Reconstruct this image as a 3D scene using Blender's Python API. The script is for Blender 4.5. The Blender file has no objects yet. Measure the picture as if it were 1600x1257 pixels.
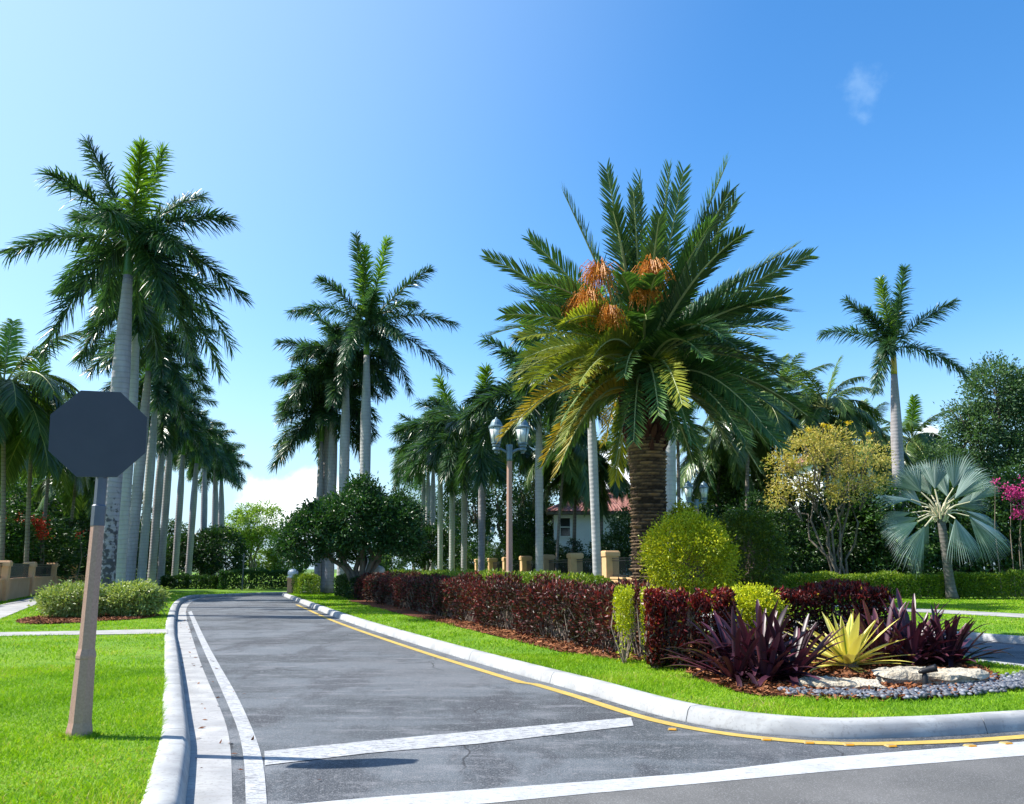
import bpy, math, random
import numpy as np
from mathutils import Vector, Matrix

# ------------------------------------------------------------------ camera, sky, sun, exposure
SC = bpy.context.scene
COL = SC.collection
EYE = 1.55
F_PX, W_PX, H_PX = 1255.0, 1600.0, 1257.0
SHIFT = 0.025
V0 = H_PX / 2 + SHIFT * W_PX
HORIZON = 889.0
PITCH = math.atan((HORIZON - V0) / F_PX)
cam_d = bpy.data.cameras.new('camera')
cam = bpy.data.objects.new('camera', cam_d)
COL.objects.link(cam)
cam.location = (0, 0, EYE)
cam.rotation_euler = (math.radians(90) + PITCH, 0, 0)
cam_d.sensor_width = 36.0
cam_d.lens = F_PX / W_PX * 36.0
cam_d.shift_y = SHIFT
cam_d.clip_end = 3000
SC.camera = cam

SUN_TO = Vector((-0.664, 0.085, 0.743)).normalized()
sun_el = math.asin(SUN_TO.z)
sun_az = math.atan2(SUN_TO.x, SUN_TO.y)          # clockwise from +Y
ld = bpy.data.lights.new('sun', 'SUN')
ld.energy = 4.7
ld.angle = math.radians(0.5)
ld.color = (1.0, 0.955, 0.87)
lo = bpy.data.objects.new('sun', ld)
COL.objects.link(lo)
lo.rotation_euler = SUN_TO.to_track_quat('Z', 'Y').to_euler()
lo.location = (-40, 10, 50)

SC.view_settings.view_transform = 'Standard'
SC.view_settings.look = 'None'
SC.view_settings.gamma = 1.0
SC.view_settings.use_curve_mapping = False
SC.view_settings.exposure = 1.05
SC.render.engine = 'CYCLES'
SC.cycles.max_bounces = 6
SC.cycles.transparent_max_bounces = 4
SC.cycles.use_denoising = True

world = bpy.data.worlds.new('World')
SC.world = world
world.use_nodes = True
wn, wl = world.node_tree.nodes, world.node_tree.links
wn.clear()
w_out = wn.new('ShaderNodeOutputWorld')
w_bg = wn.new('ShaderNodeBackground')
w_bg.inputs['Strength'].default_value = 0.135
sky = wn.new('ShaderNodeTexSky')
sky.sky_type = 'NISHITA'
sky.sun_disc = False
sky.sun_elevation = sun_el
sky.sun_rotation = sun_az
sky.altitude = 0
sky.air_density = 1.0
sky.dust_density = 0.7
sky.ozone_density = 2.2
hsv = wn.new('ShaderNodeHueSaturation')
hsv.inputs['Saturation'].default_value = 1.33
hsv.inputs['Value'].default_value = 1.0
wl.new(sky.outputs[0], hsv.inputs['Color'])
geo_n = wn.new('ShaderNodeNewGeometry')


def world_cloud(prev, direction, r_in, r_out, scale, lo_, hi_, colour, stretch=(1, 1, 1), amount=1.0):
    """a cloud of broken vapour round one direction of the sky"""
    tc = wn.new('ShaderNodeTexCoord')
    d = Vector(direction).normalized()
    dot = wn.new('ShaderNodeVectorMath'); dot.operation = 'DISTANCE'
    mp = wn.new('ShaderNodeVectorMath'); mp.operation = 'MULTIPLY'
    mp.inputs[1].default_value = stretch
    wl.new(tc.outputs['Generated'], mp.inputs[0])
    dot.inputs[1].default_value = (d.x * stretch[0], d.y * stretch[1], d.z * stretch[2])
    wl.new(mp.outputs[0], dot.inputs[0])
    fall = wn.new('ShaderNodeMapRange'); fall.interpolation_type = 'SMOOTHSTEP'
    fall.inputs['From Min'].default_value = r_out
    fall.inputs['From Max'].default_value = r_in
    wl.new(dot.outputs['Value'], fall.inputs['Value'])
    nz = wn.new('ShaderNodeTexNoise')
    nz.inputs['Scale'].default_value = scale
    nz.inputs['Detail'].default_value = 8
    nz.inputs['Roughness'].default_value = 0.58
    wl.new(tc.outputs['Generated'], nz.inputs['Vector'])
    add = wn.new('ShaderNodeMath'); add.operation = 'MULTIPLY_ADD'
    wl.new(fall.outputs[0], add.inputs[0])
    add.inputs[1].default_value = 0.55
    wl.new(nz.outputs[0], add.inputs[2])
    mr = wn.new('ShaderNodeMapRange'); mr.interpolation_type = 'SMOOTHSTEP'
    mr.inputs['From Min'].default_value = lo_
    mr.inputs['From Max'].default_value = hi_
    mr.inputs['To Max'].default_value = amount
    wl.new(add.outputs[0], mr.inputs['Value'])
    mul = wn.new('ShaderNodeMath'); mul.operation = 'MULTIPLY'
    ss = wn.new('ShaderNodeMath'); ss.operation = 'GREATER_THAN'; ss.inputs[1].default_value = 0.001
    wl.new(fall.outputs[0], ss.inputs[0])
    wl.new(mr.outputs[0], mul.inputs[0]); wl.new(ss.outputs[0], mul.inputs[1])
    mix = wn.new('ShaderNodeMixRGB')
    mix.inputs['Color2'].default_value = (*colour, 1)
    wl.new(mul.outputs[0], mix.inputs['Fac'])
    wl.new(prev, mix.inputs['Color1'])
    return mix.outputs[0]


def pix_dir(u, v):
    x = (u - W_PX / 2) / F_PX
    y = -(v - V0) / F_PX
    c, s = math.cos(PITCH), math.sin(PITCH)
    return Vector((x, c - s * y, s + c * y))


skc = hsv.outputs[0]
tc0 = wn.new('ShaderNodeTexCoord'); sx0 = wn.new('ShaderNodeSeparateXYZ'); wl.new(tc0.outputs['Generated'], sx0.inputs[0])
hz0 = wn.new('ShaderNodeMapRange'); hz0.interpolation_type = 'SMOOTHSTEP'
hz0.inputs['From Min'].default_value = 0.30; hz0.inputs['From Max'].default_value = 0.0; hz0.inputs['To Max'].default_value = 0.85
wl.new(sx0.outputs['Z'], hz0.inputs['Value'])
mx0 = wn.new('ShaderNodeMixRGB'); mx0.inputs['Color2'].default_value = (2.1, 3.1, 4.0, 1)
wl.new(hz0.outputs[0], mx0.inputs['Fac']); wl.new(skc, mx0.inputs['Color1'])
skc = mx0.outputs[0]
# glare of the sun's side of the sky
dt0 = wn.new('ShaderNodeVectorMath'); dt0.operation = 'DOT_PRODUCT'; dt0.inputs[1].default_value = (-0.66, 0.35, 0.66)
wl.new(tc0.outputs['Generated'], dt0.inputs[0])
gl0 = wn.new('ShaderNodeMapRange'); gl0.interpolation_type = 'SMOOTHSTEP'
gl0.inputs['From Min'].default_value = 0.45; gl0.inputs['From Max'].default_value = 1.15; gl0.inputs['To Max'].default_value = 0.62
wl.new(dt0.outputs['Value'], gl0.inputs['Value'])
mx1 = wn.new('ShaderNodeMixRGB'); mx1.inputs['Color2'].default_value = (2.9, 3.8, 4.4, 1)
wl.new(gl0.outputs[0], mx1.inputs['Fac']); wl.new(skc, mx1.inputs['Color1'])
skc = mx1.outputs[0]
skc = world_cloud(skc, pix_dir(1452, 672), 0.0, 0.052, 26, 0.80, 0.98, (6.6, 6.8, 7.0), (1, 1, 1.3))
skc = world_cloud(skc, pix_dir(470, 790), 0.0, 0.12, 15, 0.66, 0.95, (6.4, 6.7, 7.0), (1, 1, 1.7), 0.9)
skc = world_cloud(skc, pix_dir(940, 745), 0.0, 0.13, 13, 0.70, 0.98, (6.4, 6.7, 7.0), (1, 1, 1.9), 0.9)
skc = world_cloud(skc, pix_dir(1348, 145), 0.0, 0.055, 42, 0.75, 1.20, (2.6, 3.6, 4.6), (1.35, 1, .8), 0.20)
wl.new(skc, w_bg.inputs['Color'])
wl.new(w_bg.outputs[0], w_out.inputs[0])


# ------------------------------------------------------------------ helpers
def P(u, v, Y):
    d = pix_dir(u, v)
    return Vector((d.x / d.y * Y, Y, EYE + d.z / d.y * Y))


def G(u, v, z=0.0):
    d = pix_dir(u, v)
    t = (z - EYE) / d.z
    return Vector((d.x * t, d.y * t, z))


def XU(u, Y, z=1.5):
    """world x of image column u at depth Y and height z"""
    c, s = math.cos(PITCH), math.sin(PITCH)
    depth = c * Y + s * (z - EYE)
    return (u - W_PX / 2) / F_PX * depth


LAWN_Z = 0.13


def ray_tip(u, v, heart, L, fb):
    """the point L away from the crown's heart that is seen at image point u, v (fb < 0: on the near side)"""
    d = pix_dir(u, v).normalized()
    d = np.array(list(d)); o = np.array([0, 0, EYE]) - heart
    b = float(o @ d); c = float(o @ o) - L * L
    disc = b * b - c
    t = -b + (np.sign(fb) * math.sqrt(disc) if disc > 0 else 0.25 * fb)
    return o + d * t


class Geo:
    def __init__(self):
        self.V, self.F, self.M, self.R, self.n = [], [], [], [], 0

    def add(self, V, F, mat=0, rnd=0.5):
        V = np.asarray(V, dtype=np.float32).reshape(-1, 3)
        F = np.asarray(F, dtype=np.int64)
        self.V.append(V)
        self.F.append(F + self.n)
        self.M.append(np.full(len(F), mat, dtype=np.int32))
        self.R.append(np.broadcast_to(np.asarray(rnd, dtype=np.float32), (len(V),)).copy())
        self.n += len(V)
        return self

    def build(self, name, mats, parent=None, smooth=False, loc=None):
        me = bpy.data.meshes.new(name)
        V = np.concatenate(self.V)
        nv = len(V)
        me.vertices.add(nv)
        me.vertices.foreach_set('co', V.ravel())
        li = np.concatenate([f.ravel() for f in self.F]).astype(np.int32)
        sizes = np.concatenate([np.full(len(f), f.shape[1], dtype=np.int32) for f in self.F])
        me.loops.add(len(li))
        me.loops.foreach_set('vertex_index', li)
        me.polygons.add(len(sizes))
        starts = np.concatenate([[0], np.cumsum(sizes)[:-1]]).astype(np.int32)
        me.polygons.foreach_set('loop_start', starts)
        try:
            me.polygons.foreach_set('loop_total', sizes)
        except Exception:
            pass
        me.polygons.foreach_set('material_index', np.concatenate(self.M))
        me.polygons.foreach_set('use_smooth', np.full(len(sizes), bool(smooth)))
        a = me.attributes.new('rnd', 'FLOAT', 'POINT')
        a.data.foreach_set('value', np.concatenate(self.R))
        me.update(calc_edges=True)
        me.validate()
        for m in (mats if isinstance(mats, (list, tuple)) else [mats]):
            me.materials.append(m)
        o = bpy.data.objects.new(name, me)
        COL.objects.link(o)
        if loc is not None:
            o.location = loc
        if parent is not None:
            o.parent = parent
        return o

    # ---- shapes
    def box(self, lo_, hi_, mat=0, rnd=0.5, bevel=0.0):
        x0, y0, z0 = lo_
        x1, y1, z1 = hi_
        if bevel <= 0:
            V = [(x0, y0, z0), (x1, y0, z0), (x1, y1, z0), (x0, y1, z0), (x0, y0, z1), (x1, y0, z1), (x1, y1, z1), (x0, y1, z1)]
            Fq = [(0, 3, 2, 1), (4, 5, 6, 7), (0, 1, 5, 4), (1, 2, 6, 5), (2, 3, 7, 6), (3, 0, 4, 7)]
            return self.add(V, Fq, mat, rnd)
        b = bevel
        cx, cy = (x0 + x1) / 2, (y0 + y1) / 2
        prof = [(0, z0), (1, z0), (1, z1 - b), (1 - b * 2 / max(x1 - x0, 1e-4), z1), (0, z1)]
        rings = []
        for k, z in prof:
            hx = (x1 - x0) / 2 * k
            hy = max((y1 - y0) / 2 - (1 - k) * (x1 - x0) / 2, 0) if k > 0 else 0
            rings.append([(cx - hx, cy - hy, z), (cx + hx, cy - hy, z), (cx + hx, cy + hy, z), (cx - hx, cy + hy, z)])
        return self.rings(rings, mat, rnd)

    def rings(self, rings, mat=0, rnd=0.5, closed=True):
        R = np.asarray(rings, dtype=np.float32)
        m, n = R.shape[0], R.shape[1]
        idx = np.arange(m * n).reshape(m, n)
        nn = n if closed else n - 1
        a = idx[:-1, :nn]
        b = np.roll(idx, -1, axis=1)[:-1, :nn]
        c = np.roll(idx, -1, axis=1)[1:, :nn]
        d = idx[1:, :nn]
        Fq = np.stack([a, b, c, d], -1).reshape(-1, 4)
        if np.ndim(rnd) > 0:
            rnd = np.asarray(rnd).reshape(-1)
        return self.add(R.reshape(-1, 3), Fq, mat, rnd)

    def lathe(self, prof, segs=20, mat=0, rnd=0.5, centre=(0, 0), phase=0.0):
        ang = np.arange(segs) * 2 * np.pi / segs + phase
        rings = []
        for r, z in prof:
            rings.append(np.stack([centre[0] + r * np.cos(ang), centre[1] + r * np.sin(ang), np.full(segs, z)], -1))
        return self.rings(rings, mat, rnd)

    def tube(self, pts, radii, segs=8, mat=0, rnd=0.5, cap=True):
        pts = np.asarray(pts, dtype=float)
        n = len(pts)
        radii = np.broadcast_to(np.asarray(radii, dtype=float), (n,))
        T = np.gradient(pts, axis=0)
        T /= np.linalg.norm(T, axis=1)[:, None] + 1e-9
        ref = np.array([0, 0, 1.0]) if abs(T[:, 2].mean()) < 0.9 else np.array([1.0, 0, 0])
        A = np.cross(T, ref)
        A /= np.linalg.norm(A, axis=1)[:, None] + 1e-9
        B = np.cross(A, T)                                     # right-handed: faces point out
        ang = np.arange(segs) * 2 * np.pi / segs
        R = pts[:, None, :] + radii[:, None, None] * (A[:, None, :] * np.cos(ang)[None, :, None] - B[:, None, :] * np.sin(ang)[None, :, None])
        if cap:
            R = np.concatenate([np.broadcast_to(pts[0], (1, segs, 3)), R, np.broadcast_to(pts[-1], (1, segs, 3))])
        return self.rings(R, mat, rnd)

    def prism(self, poly, z0, z1, mat=0):
        """flat polygon extruded from z0 to z1 (convex)"""
        n = len(poly)
        V = [(p[0], p[1], z0) for p in poly] + [(p[0], p[1], z1) for p in poly]
        for i in range(n):
            j = (i + 1) % n
            self.add([V[i], V[j], V[n + j], V[n + i]], [(0, 1, 2, 3)], mat)
        self.add(V[n:], [tuple(range(n))], mat)
        return self


def norm(a):
    return a / (np.linalg.norm(a, axis=-1, keepdims=True) + 1e-9)


def tag(o, label=None, cat=None, group=None, kind=None):
    if label: o['label'] = label
    if cat: o['category'] = cat
    if group: o['group'] = group
    if kind: o['kind'] = kind
    return o


def thing(name, label, cat, loc, group=None, rz=0.0):
    o = bpy.data.objects.new(name, None)
    o.empty_display_size = 0.3
    COL.objects.link(o)
    o.location = loc
    o.rotation_euler = (0, 0, rz)
    return tag(o, label, cat, group)


def copy_tree(o, parent=None):
    c = o.copy()
    COL.objects.link(c)
    if parent is not None:
        c.parent = parent
    for ch in list(o.children):
        copy_tree(ch, c)
    return c


def polygon(name, pts, z, mat, kind='structure'):
    """one flat sheet with an arbitrary outline"""
    import mathutils.geometry as mg
    tris = mg.tessellate_polygon([[Vector((p[0], p[1], 0)) for p in pts]])
    g = Geo()
    V = [(p[0], p[1], z) for p in pts]
    T = []
    for a, b, c in tris:
        A, B, C = V[a], V[b], V[c]
        if (B[0] - A[0]) * (C[1] - A[1]) - (B[1] - A[1]) * (C[0] - A[0]) < 0:
            b, c = c, b
        T.append((a, b, c))
    g.add(V, T)
    return tag(g.build(name, mat), kind=kind)


def resample(pts, step):
    pts = np.asarray(pts, dtype=float)
    d = np.concatenate([[0], np.cumsum(np.linalg.norm(np.diff(pts, axis=0), axis=1))])
    n = max(2, int(d[-1] / step) + 1)
    s = np.linspace(0, d[-1], n)
    return np.stack([np.interp(s, d, pts[:, k]) for k in range(pts.shape[1])], -1)


def smooth_line(pts, it=2):
    p = np.asarray(pts, dtype=float)
    for _ in range(it):
        q = [p[0]]
        for a, b in zip(p[:-1], p[1:]):
            q += [a * 0.75 + b * 0.25, a * 0.25 + b * 0.75]
        q.append(p[-1])
        p = np.array(q)
    return p


def offset_line(pts, d):
    """offset to the left of travel"""
    p = np.asarray(pts, dtype=float)[:, :2]
    T = norm(np.gradient(p, axis=0))
    return p + d * np.stack([-T[:, 1], T[:, 0]], -1)


def inside(poly, x, y):
    poly = np.asarray(poly, dtype=float)
    c = np.zeros(len(x), dtype=bool)
    n = len(poly)
    j = n - 1
    for i in range(n):
        xi, yi = poly[i]; xj, yj = poly[j]
        m = ((yi > y) != (yj > y)) & (x < (xj - xi) * (y - yi) / (yj - yi + 1e-12) + xi)
        c ^= m
        j = i
    return c


# ------------------------------------------------------------------ materials
def new_mat(name):
    m = bpy.data.materials.new(name)
    m.use_nodes = True
    nt = m.node_tree
    nt.nodes.clear()
    out = nt.nodes.new('ShaderNodeOutputMaterial')
    return m, nt, out


def ramp_node(nt, stops, src):
    r = nt.nodes.new('ShaderNodeValToRGB')
    e = r.color_ramp.elements
    while len(e) < len(stops):
        e.new(0.5)
    for i, (p, c) in enumerate(stops):
        e[i].position = p
        e[i].color = (*c, 1)
    nt.links.new(src, r.inputs['Fac'])
    return r.outputs['Color']


def leaf_mat(name, stops, rough=0.45, transl=0.3, tcol=(1.25, 1.35, 0.5), var=0.25, spec=0.4):
    """leaf: colour by a per-leaf number, a little light coming through"""
    m, nt, out = new_mat(name)
    N, L = nt.nodes, nt.links
    at = N.new('ShaderNodeAttribute'); at.attribute_name = 'rnd'
    col = ramp_node(nt, stops, at.outputs['Fac'])
    oi = N.new('ShaderNodeObjectInfo')
    mr = N.new('ShaderNodeMapRange')
    mr.inputs['To Min'].default_value = 1 - var
    mr.inputs['To Max'].default_value = 1 + var
    L.new(oi.outputs['Random'], mr.inputs['Value'])
    h = N.new('ShaderNodeHueSaturation')
    L.new(mr.outputs[0], h.inputs['Value']); L.new(col, h.inputs['Color'])
    p = N.new('ShaderNodeBsdfPrincipled')
    p.inputs['Roughness'].default_value = rough
    p.inputs['Specular IOR Level'].default_value = spec
    L.new(h.outputs[0], p.inputs['Base Color'])
    t = N.new('ShaderNodeBsdfTranslucent')
    mm = N.new('ShaderNodeMixRGB'); mm.blend_type = 'MULTIPLY'; mm.inputs['Fac'].default_value = 1
    mm.inputs['Color2'].default_value = (*tcol, 1)
    L.new(h.outputs[0], mm.inputs['Color1']); L.new(mm.outputs[0], t.inputs['Color'])
    mx = N.new('ShaderNodeMixShader'); mx.inputs['Fac'].default_value = transl
    L.new(p.outputs[0], mx.inputs[1]); L.new(t.outputs[0], mx.inputs[2])
    L.new(mx.outputs[0], out.inputs['Surface'])
    return m


def noise_mat(name, stops, scale=4.0, detail=6, rough=0.8, bump=0.0, bscale=40.0, bdist=0.01, vec_scale=(1, 1, 1), spec=0.3, metallic=0.0, dist=0.0, nrough=0.6):
    m, nt, out = new_mat(name)
    N, L = nt.nodes, nt.links
    tc = N.new('ShaderNodeTexCoord')
    mp = N.new('ShaderNodeMapping'); mp.inputs['Scale'].default_value = vec_scale
    L.new(tc.outputs['Object'], mp.inputs['Vector'])
    nz = N.new('ShaderNodeTexNoise')
    nz.inputs['Scale'].default_value = scale
    nz.inputs['Detail'].default_value = detail
    nz.inputs['Roughness'].default_value = nrough
    nz.inputs['Distortion'].default_value = dist
    L.new(mp.outputs[0], nz.inputs['Vector'])
    col = ramp_node(nt, stops, nz.outputs[0])
    p = N.new('ShaderNodeBsdfPrincipled')
    p.inputs['Roughness'].default_value = rough
    p.inputs['Specular IOR Level'].default_value = spec
    p.inputs['Metallic'].default_value = metallic
    L.new(col, p.inputs['Base Color'])
    if bump > 0:
        bz = N.new('ShaderNodeTexNoise'); bz.inputs['Scale'].default_value = bscale; bz.inputs['Detail'].default_value = 5
        L.new(mp.outputs[0], bz.inputs['Vector'])
        b = N.new('ShaderNodeBump'); b.inputs['Strength'].default_value = bump; b.inputs['Distance'].default_value = bdist
        L.new(bz.outputs[0], b.inputs['Height']); L.new(b.outputs[0], p.inputs['Normal'])
    L.new(p.outputs[0], out.inputs['Surface'])
    m['p'] = p.name
    return m


def mix_layers(name, base_stops, base_scale, layers, rough=0.85, bump=0.3, bscale=120, bdist=0.004, spec=0.3):
    """base noise colour with further noise layers: (scale, lo, hi, colour, amount, vec_scale)"""
    m, nt, out = new_mat(name)
    N, L = nt.nodes, nt.links
    tc = N.new('ShaderNodeTexCoord')
    nz = N.new('ShaderNodeTexNoise'); nz.inputs['Scale'].default_value = base_scale; nz.inputs['Detail'].default_value = 7
    L.new(tc.outputs['Object'], nz.inputs['Vector'])
    col = ramp_node(nt, base_stops, nz.outputs[0])
    for (sc, lo_, hi_, c, amt, vs) in layers:
        mp = N.new('ShaderNodeMapping'); mp.inputs['Scale'].default_value = vs
        mp.inputs['Rotation'].default_value = (0, 0, 0.36)
        L.new(tc.outputs['Object'], mp.inputs['Vector'])
        n2 = N.new('ShaderNodeTexNoise'); n2.inputs['Scale'].default_value = sc; n2.inputs['Detail'].default_value = 6
        n2.inputs['Roughness'].default_value = 0.62
        L.new(mp.outputs[0], n2.inputs['Vector'])
        mr = N.new('ShaderNodeMapRange'); mr.interpolation_type = 'SMOOTHSTEP'
        mr.inputs['From Min'].default_value = lo_; mr.inputs['From Max'].default_value = hi_; mr.inputs['To Max'].default_value = amt
        L.new(n2.outputs[0], mr.inputs['Value'])
        mx = N.new('ShaderNodeMixRGB'); mx.inputs['Color2'].default_value = (*c, 1)
        L.new(mr.outputs[0], mx.inputs['Fac']); L.new(col, mx.inputs['Color1'])
        col = mx.outputs[0]
    p = N.new('ShaderNodeBsdfPrincipled')
    p.inputs['Roughness'].default_value = rough
    p.inputs['Specular IOR Level'].default_value = spec
    L.new(col, p.inputs['Base Color'])
    bz = N.new('ShaderNodeTexNoise'); bz.inputs['Scale'].default_value = bscale; bz.inputs['Detail'].default_value = 4
    L.new(tc.outputs['Object'], bz.inputs['Vector'])
    b = N.new('ShaderNodeBump'); b.inputs['Strength'].default_value = bump; b.inputs['Distance'].default_value = bdist
    L.new(bz.outputs[0], b.inputs['Height']); L.new(b.outputs[0], p.inputs['Normal'])
    L.new(p.outputs[0], out.inputs['Surface'])
    return m


def trunk_mat(name, c_lo, c_hi, ring, ring_amt, mott=None):
    """smooth palm trunk: vertical staining plus faint leaf-scar rings"""
    m, nt, out = new_mat(name)
    N, L = nt.nodes, nt.links
    tc = N.new('ShaderNodeTexCoord')
    mp = N.new('ShaderNodeMapping'); mp.inputs['Scale'].default_value = (1, 1, 0.25)
    L.new(tc.outputs['Object'], mp.inputs['Vector'])
    nz = N.new('ShaderNodeTexNoise'); nz.inputs['Scale'].default_value = 3.0; nz.inputs['Detail'].default_value = 8
    L.new(mp.outputs[0], nz.inputs['Vector'])
    col = ramp_node(nt, [(0.3, c_lo), (0.7, c_hi)], nz.outputs[0])
    wv = N.new('ShaderNodeTexWave'); wv.wave_type = 'BANDS'; wv.bands_direction = 'Z'
    wv.inputs['Scale'].default_value = 1.6; wv.inputs['Distortion'].default_value = 2.5; wv.inputs['Detail'].default_value = 3
    wv.inputs['Detail Scale'].default_value = 1.2
    L.new(tc.outputs['Object'], wv.inputs['Vector'])
    mr = N.new('ShaderNodeMapRange'); mr.inputs['From Min'].default_value = 0.75; mr.inputs['From Max'].default_value = 1.0
    mr.inputs['To Max'].default_value = ring_amt
    L.new(wv.outputs['Fac'], mr.inputs['Value'])
    mx = N.new('ShaderNodeMixRGB'); mx.inputs['Color2'].default_value = (*ring, 1)
    L.new(mr.outputs[0], mx.inputs['Fac']); L.new(col, mx.inputs['Color1'])
    col = mx.outputs[0]
    if mott:
        n2 = N.new('ShaderNodeTexNoise'); n2.inputs['Scale'].default_value = 7.0; n2.inputs['Detail'].default_value = 8
        L.new(tc.outputs['Object'], n2.inputs['Vector'])
        sx = N.new('ShaderNodeSeparateXYZ'); L.new(tc.outputs['Object'], sx.inputs[0])
        zr = N.new('ShaderNodeMapRange'); zr.inputs['From Min'].default_value = mott[1]; zr.inputs['From Max'].default_value = mott[1] * 0.3
        zr.inputs['To Min'].default_value = -0.25; zr.inputs['To Max'].default_value = 0.1
        L.new(sx.outputs['Z'], zr.inputs['Value'])
        ad = N.new('ShaderNodeMath'); L.new(n2.outputs[0], ad.inputs[0]); L.new(zr.outputs[0], ad.inputs[1])
        m2 = N.new('ShaderNodeMapRange'); m2.inputs['From Min'].default_value = 0.5; m2.inputs['From Max'].default_value = 0.6; m2.inputs['To Max'].default_value = 0.85
        L.new(ad.outputs[0], m2.inputs['Value'])
        mx2 = N.new('ShaderNodeMixRGB'); mx2.inputs['Color2'].default_value = (*mott[0], 1)
        L.new(m2.outputs[0], mx2.inputs['Fac']); L.new(col, mx2.inputs['Color1'])
        col = mx2.outputs[0]
    p = N.new('ShaderNodeBsdfPrincipled'); p.inputs['Roughness'].default_value = 0.8
    p.inputs['Specular IOR Level'].default_value = 0.25
    L.new(col, p.inputs['Base Color'])
    b = N.new('ShaderNodeBump'); b.inputs['Strength'].default_value = 0.35; b.inputs['Distance'].default_value = 0.02
    L.new(wv.outputs['Fac'], b.inputs['Height']); L.new(b.outputs[0], p.inputs['Normal'])
    L.new(p.outputs[0], out.inputs['Surface'])
    return m


def plain(name, c, rough=0.5, metallic=0.0, spec=0.4, var=0.12):
    lo_ = tuple(x * (1 - var) for x in c)
    hi_ = tuple(min(x * (1 + var), 1) for x in c)
    return noise_mat(name, [(0.3, lo_), (0.7, hi_)], scale=6, rough=rough, metallic=metallic, spec=spec)


M = {}
M['ground'] = noise_mat('ground', [(0.3, (0.05, 0.10, 0.012)), (0.7, (0.09, 0.16, 0.02))], 0.6, rough=0.95)
M['lawn'] = mix_layers('lawn', [(0.35, (0.09, 0.21, 0.008)), (0.65, (0.15, 0.29, 0.012))], 1.3,
                       [(0.35, 0.45, 0.6, (0.24, 0.35, 0.02), 0.5, (1, 1, 1)), (60, 0.48, 0.62, (0.06, 0.15, 0.008), 0.6, (1, 1, 1))],
                       rough=0.95, bump=0.8, bscale=70, bdist=0.03)
M['asphalt'] = mix_layers('asphalt', [(0.38, (0.034, 0.041, 0.047)), (0.62, (0.062, 0.072, 0.081))], 1.4,
                          [(0.42, 0.44, 0.58, (0.118, 0.135, 0.152), 0.85, (0.45, 1.4, 1)),
                           (0.8, 0.49, 0.60, (0.028, 0.031, 0.038), 0.75, (1.5, 0.5, 1)),
                           (2.6, 0.52, 0.66, (0.19, 0.195, 0.21), 0.6, (0.5, 1.3, 1)),
                           (0.22, 0.50, 0.60, (0.12, 0.125, 0.135), 0.5, (1, 1, 1)),
                           (9, 0.56, 0.66, (0.20, 0.20, 0.21), 0.5, (1, 1, 1)),
                           (38, 0.55, 0.62, (0.24, 0.24, 0.25), 0.55, (1, 1, 1)),
                           (75, 0.53, 0.60, (0.22, 0.22, 0.23), 0.6, (1, 1, 1)),
                           (90, 0.54, 0.60, (0.015, 0.016, 0.02), 0.75, (1, 1, 1))], rough=0.75, bump=0.8, bscale=120, bdist=0.007, spec=0.35)
def add_cracks(m, scale, width, amount):
    nt = m.node_tree; N, L = nt.nodes, nt.links
    p = next(n for n in N if n.type == 'BSDF_PRINCIPLED')
    src = p.inputs['Base Color'].links[0].from_socket
    tc = N.new('ShaderNodeTexCoord')
    nz = N.new('ShaderNodeTexNoise'); nz.inputs['Scale'].default_value = 1.6; nz.inputs['Detail'].default_value = 6
    L.new(tc.outputs['Object'], nz.inputs['Vector'])
    ad = N.new('ShaderNodeVectorMath'); ad.operation = 'MULTIPLY_ADD'; ad.inputs[1].default_value = (.4, .4, 0)
    L.new(nz.outputs['Color'], ad.inputs[0]); L.new(tc.outputs['Object'], ad.inputs[2])
    vo = N.new('ShaderNodeTexVoronoi'); vo.feature = 'DISTANCE_TO_EDGE'; vo.inputs['Scale'].default_value = scale
    L.new(ad.outputs[0], vo.inputs['Vector'])
    mr = N.new('ShaderNodeMapRange'); mr.inputs['From Min'].default_value = width; mr.inputs['From Max'].default_value = width * .3; mr.inputs['To Max'].default_value = amount
    L.new(vo.outputs['Distance'], mr.inputs['Value'])
    n2 = N.new('ShaderNodeTexNoise'); n2.inputs['Scale'].default_value = .5
    L.new(tc.outputs['Object'], n2.inputs['Vector'])
    m2 = N.new('ShaderNodeMapRange'); m2.inputs['From Min'].default_value = .48; m2.inputs['From Max'].default_value = .56
    L.new(n2.outputs[0], m2.inputs['Value'])
    mu = N.new('ShaderNodeMath'); mu.operation = 'MULTIPLY'; L.new(mr.outputs[0], mu.inputs[0]); L.new(m2.outputs[0], mu.inputs[1])
    mx = N.new('ShaderNodeMixRGB'); mx.inputs['Color2'].default_value = (.018, .018, .02, 1)
    L.new(mu.outputs[0], mx.inputs['Fac']); L.new(src, mx.inputs['Color1']); L.new(mx.outputs[0], p.inputs['Base Color'])


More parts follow.
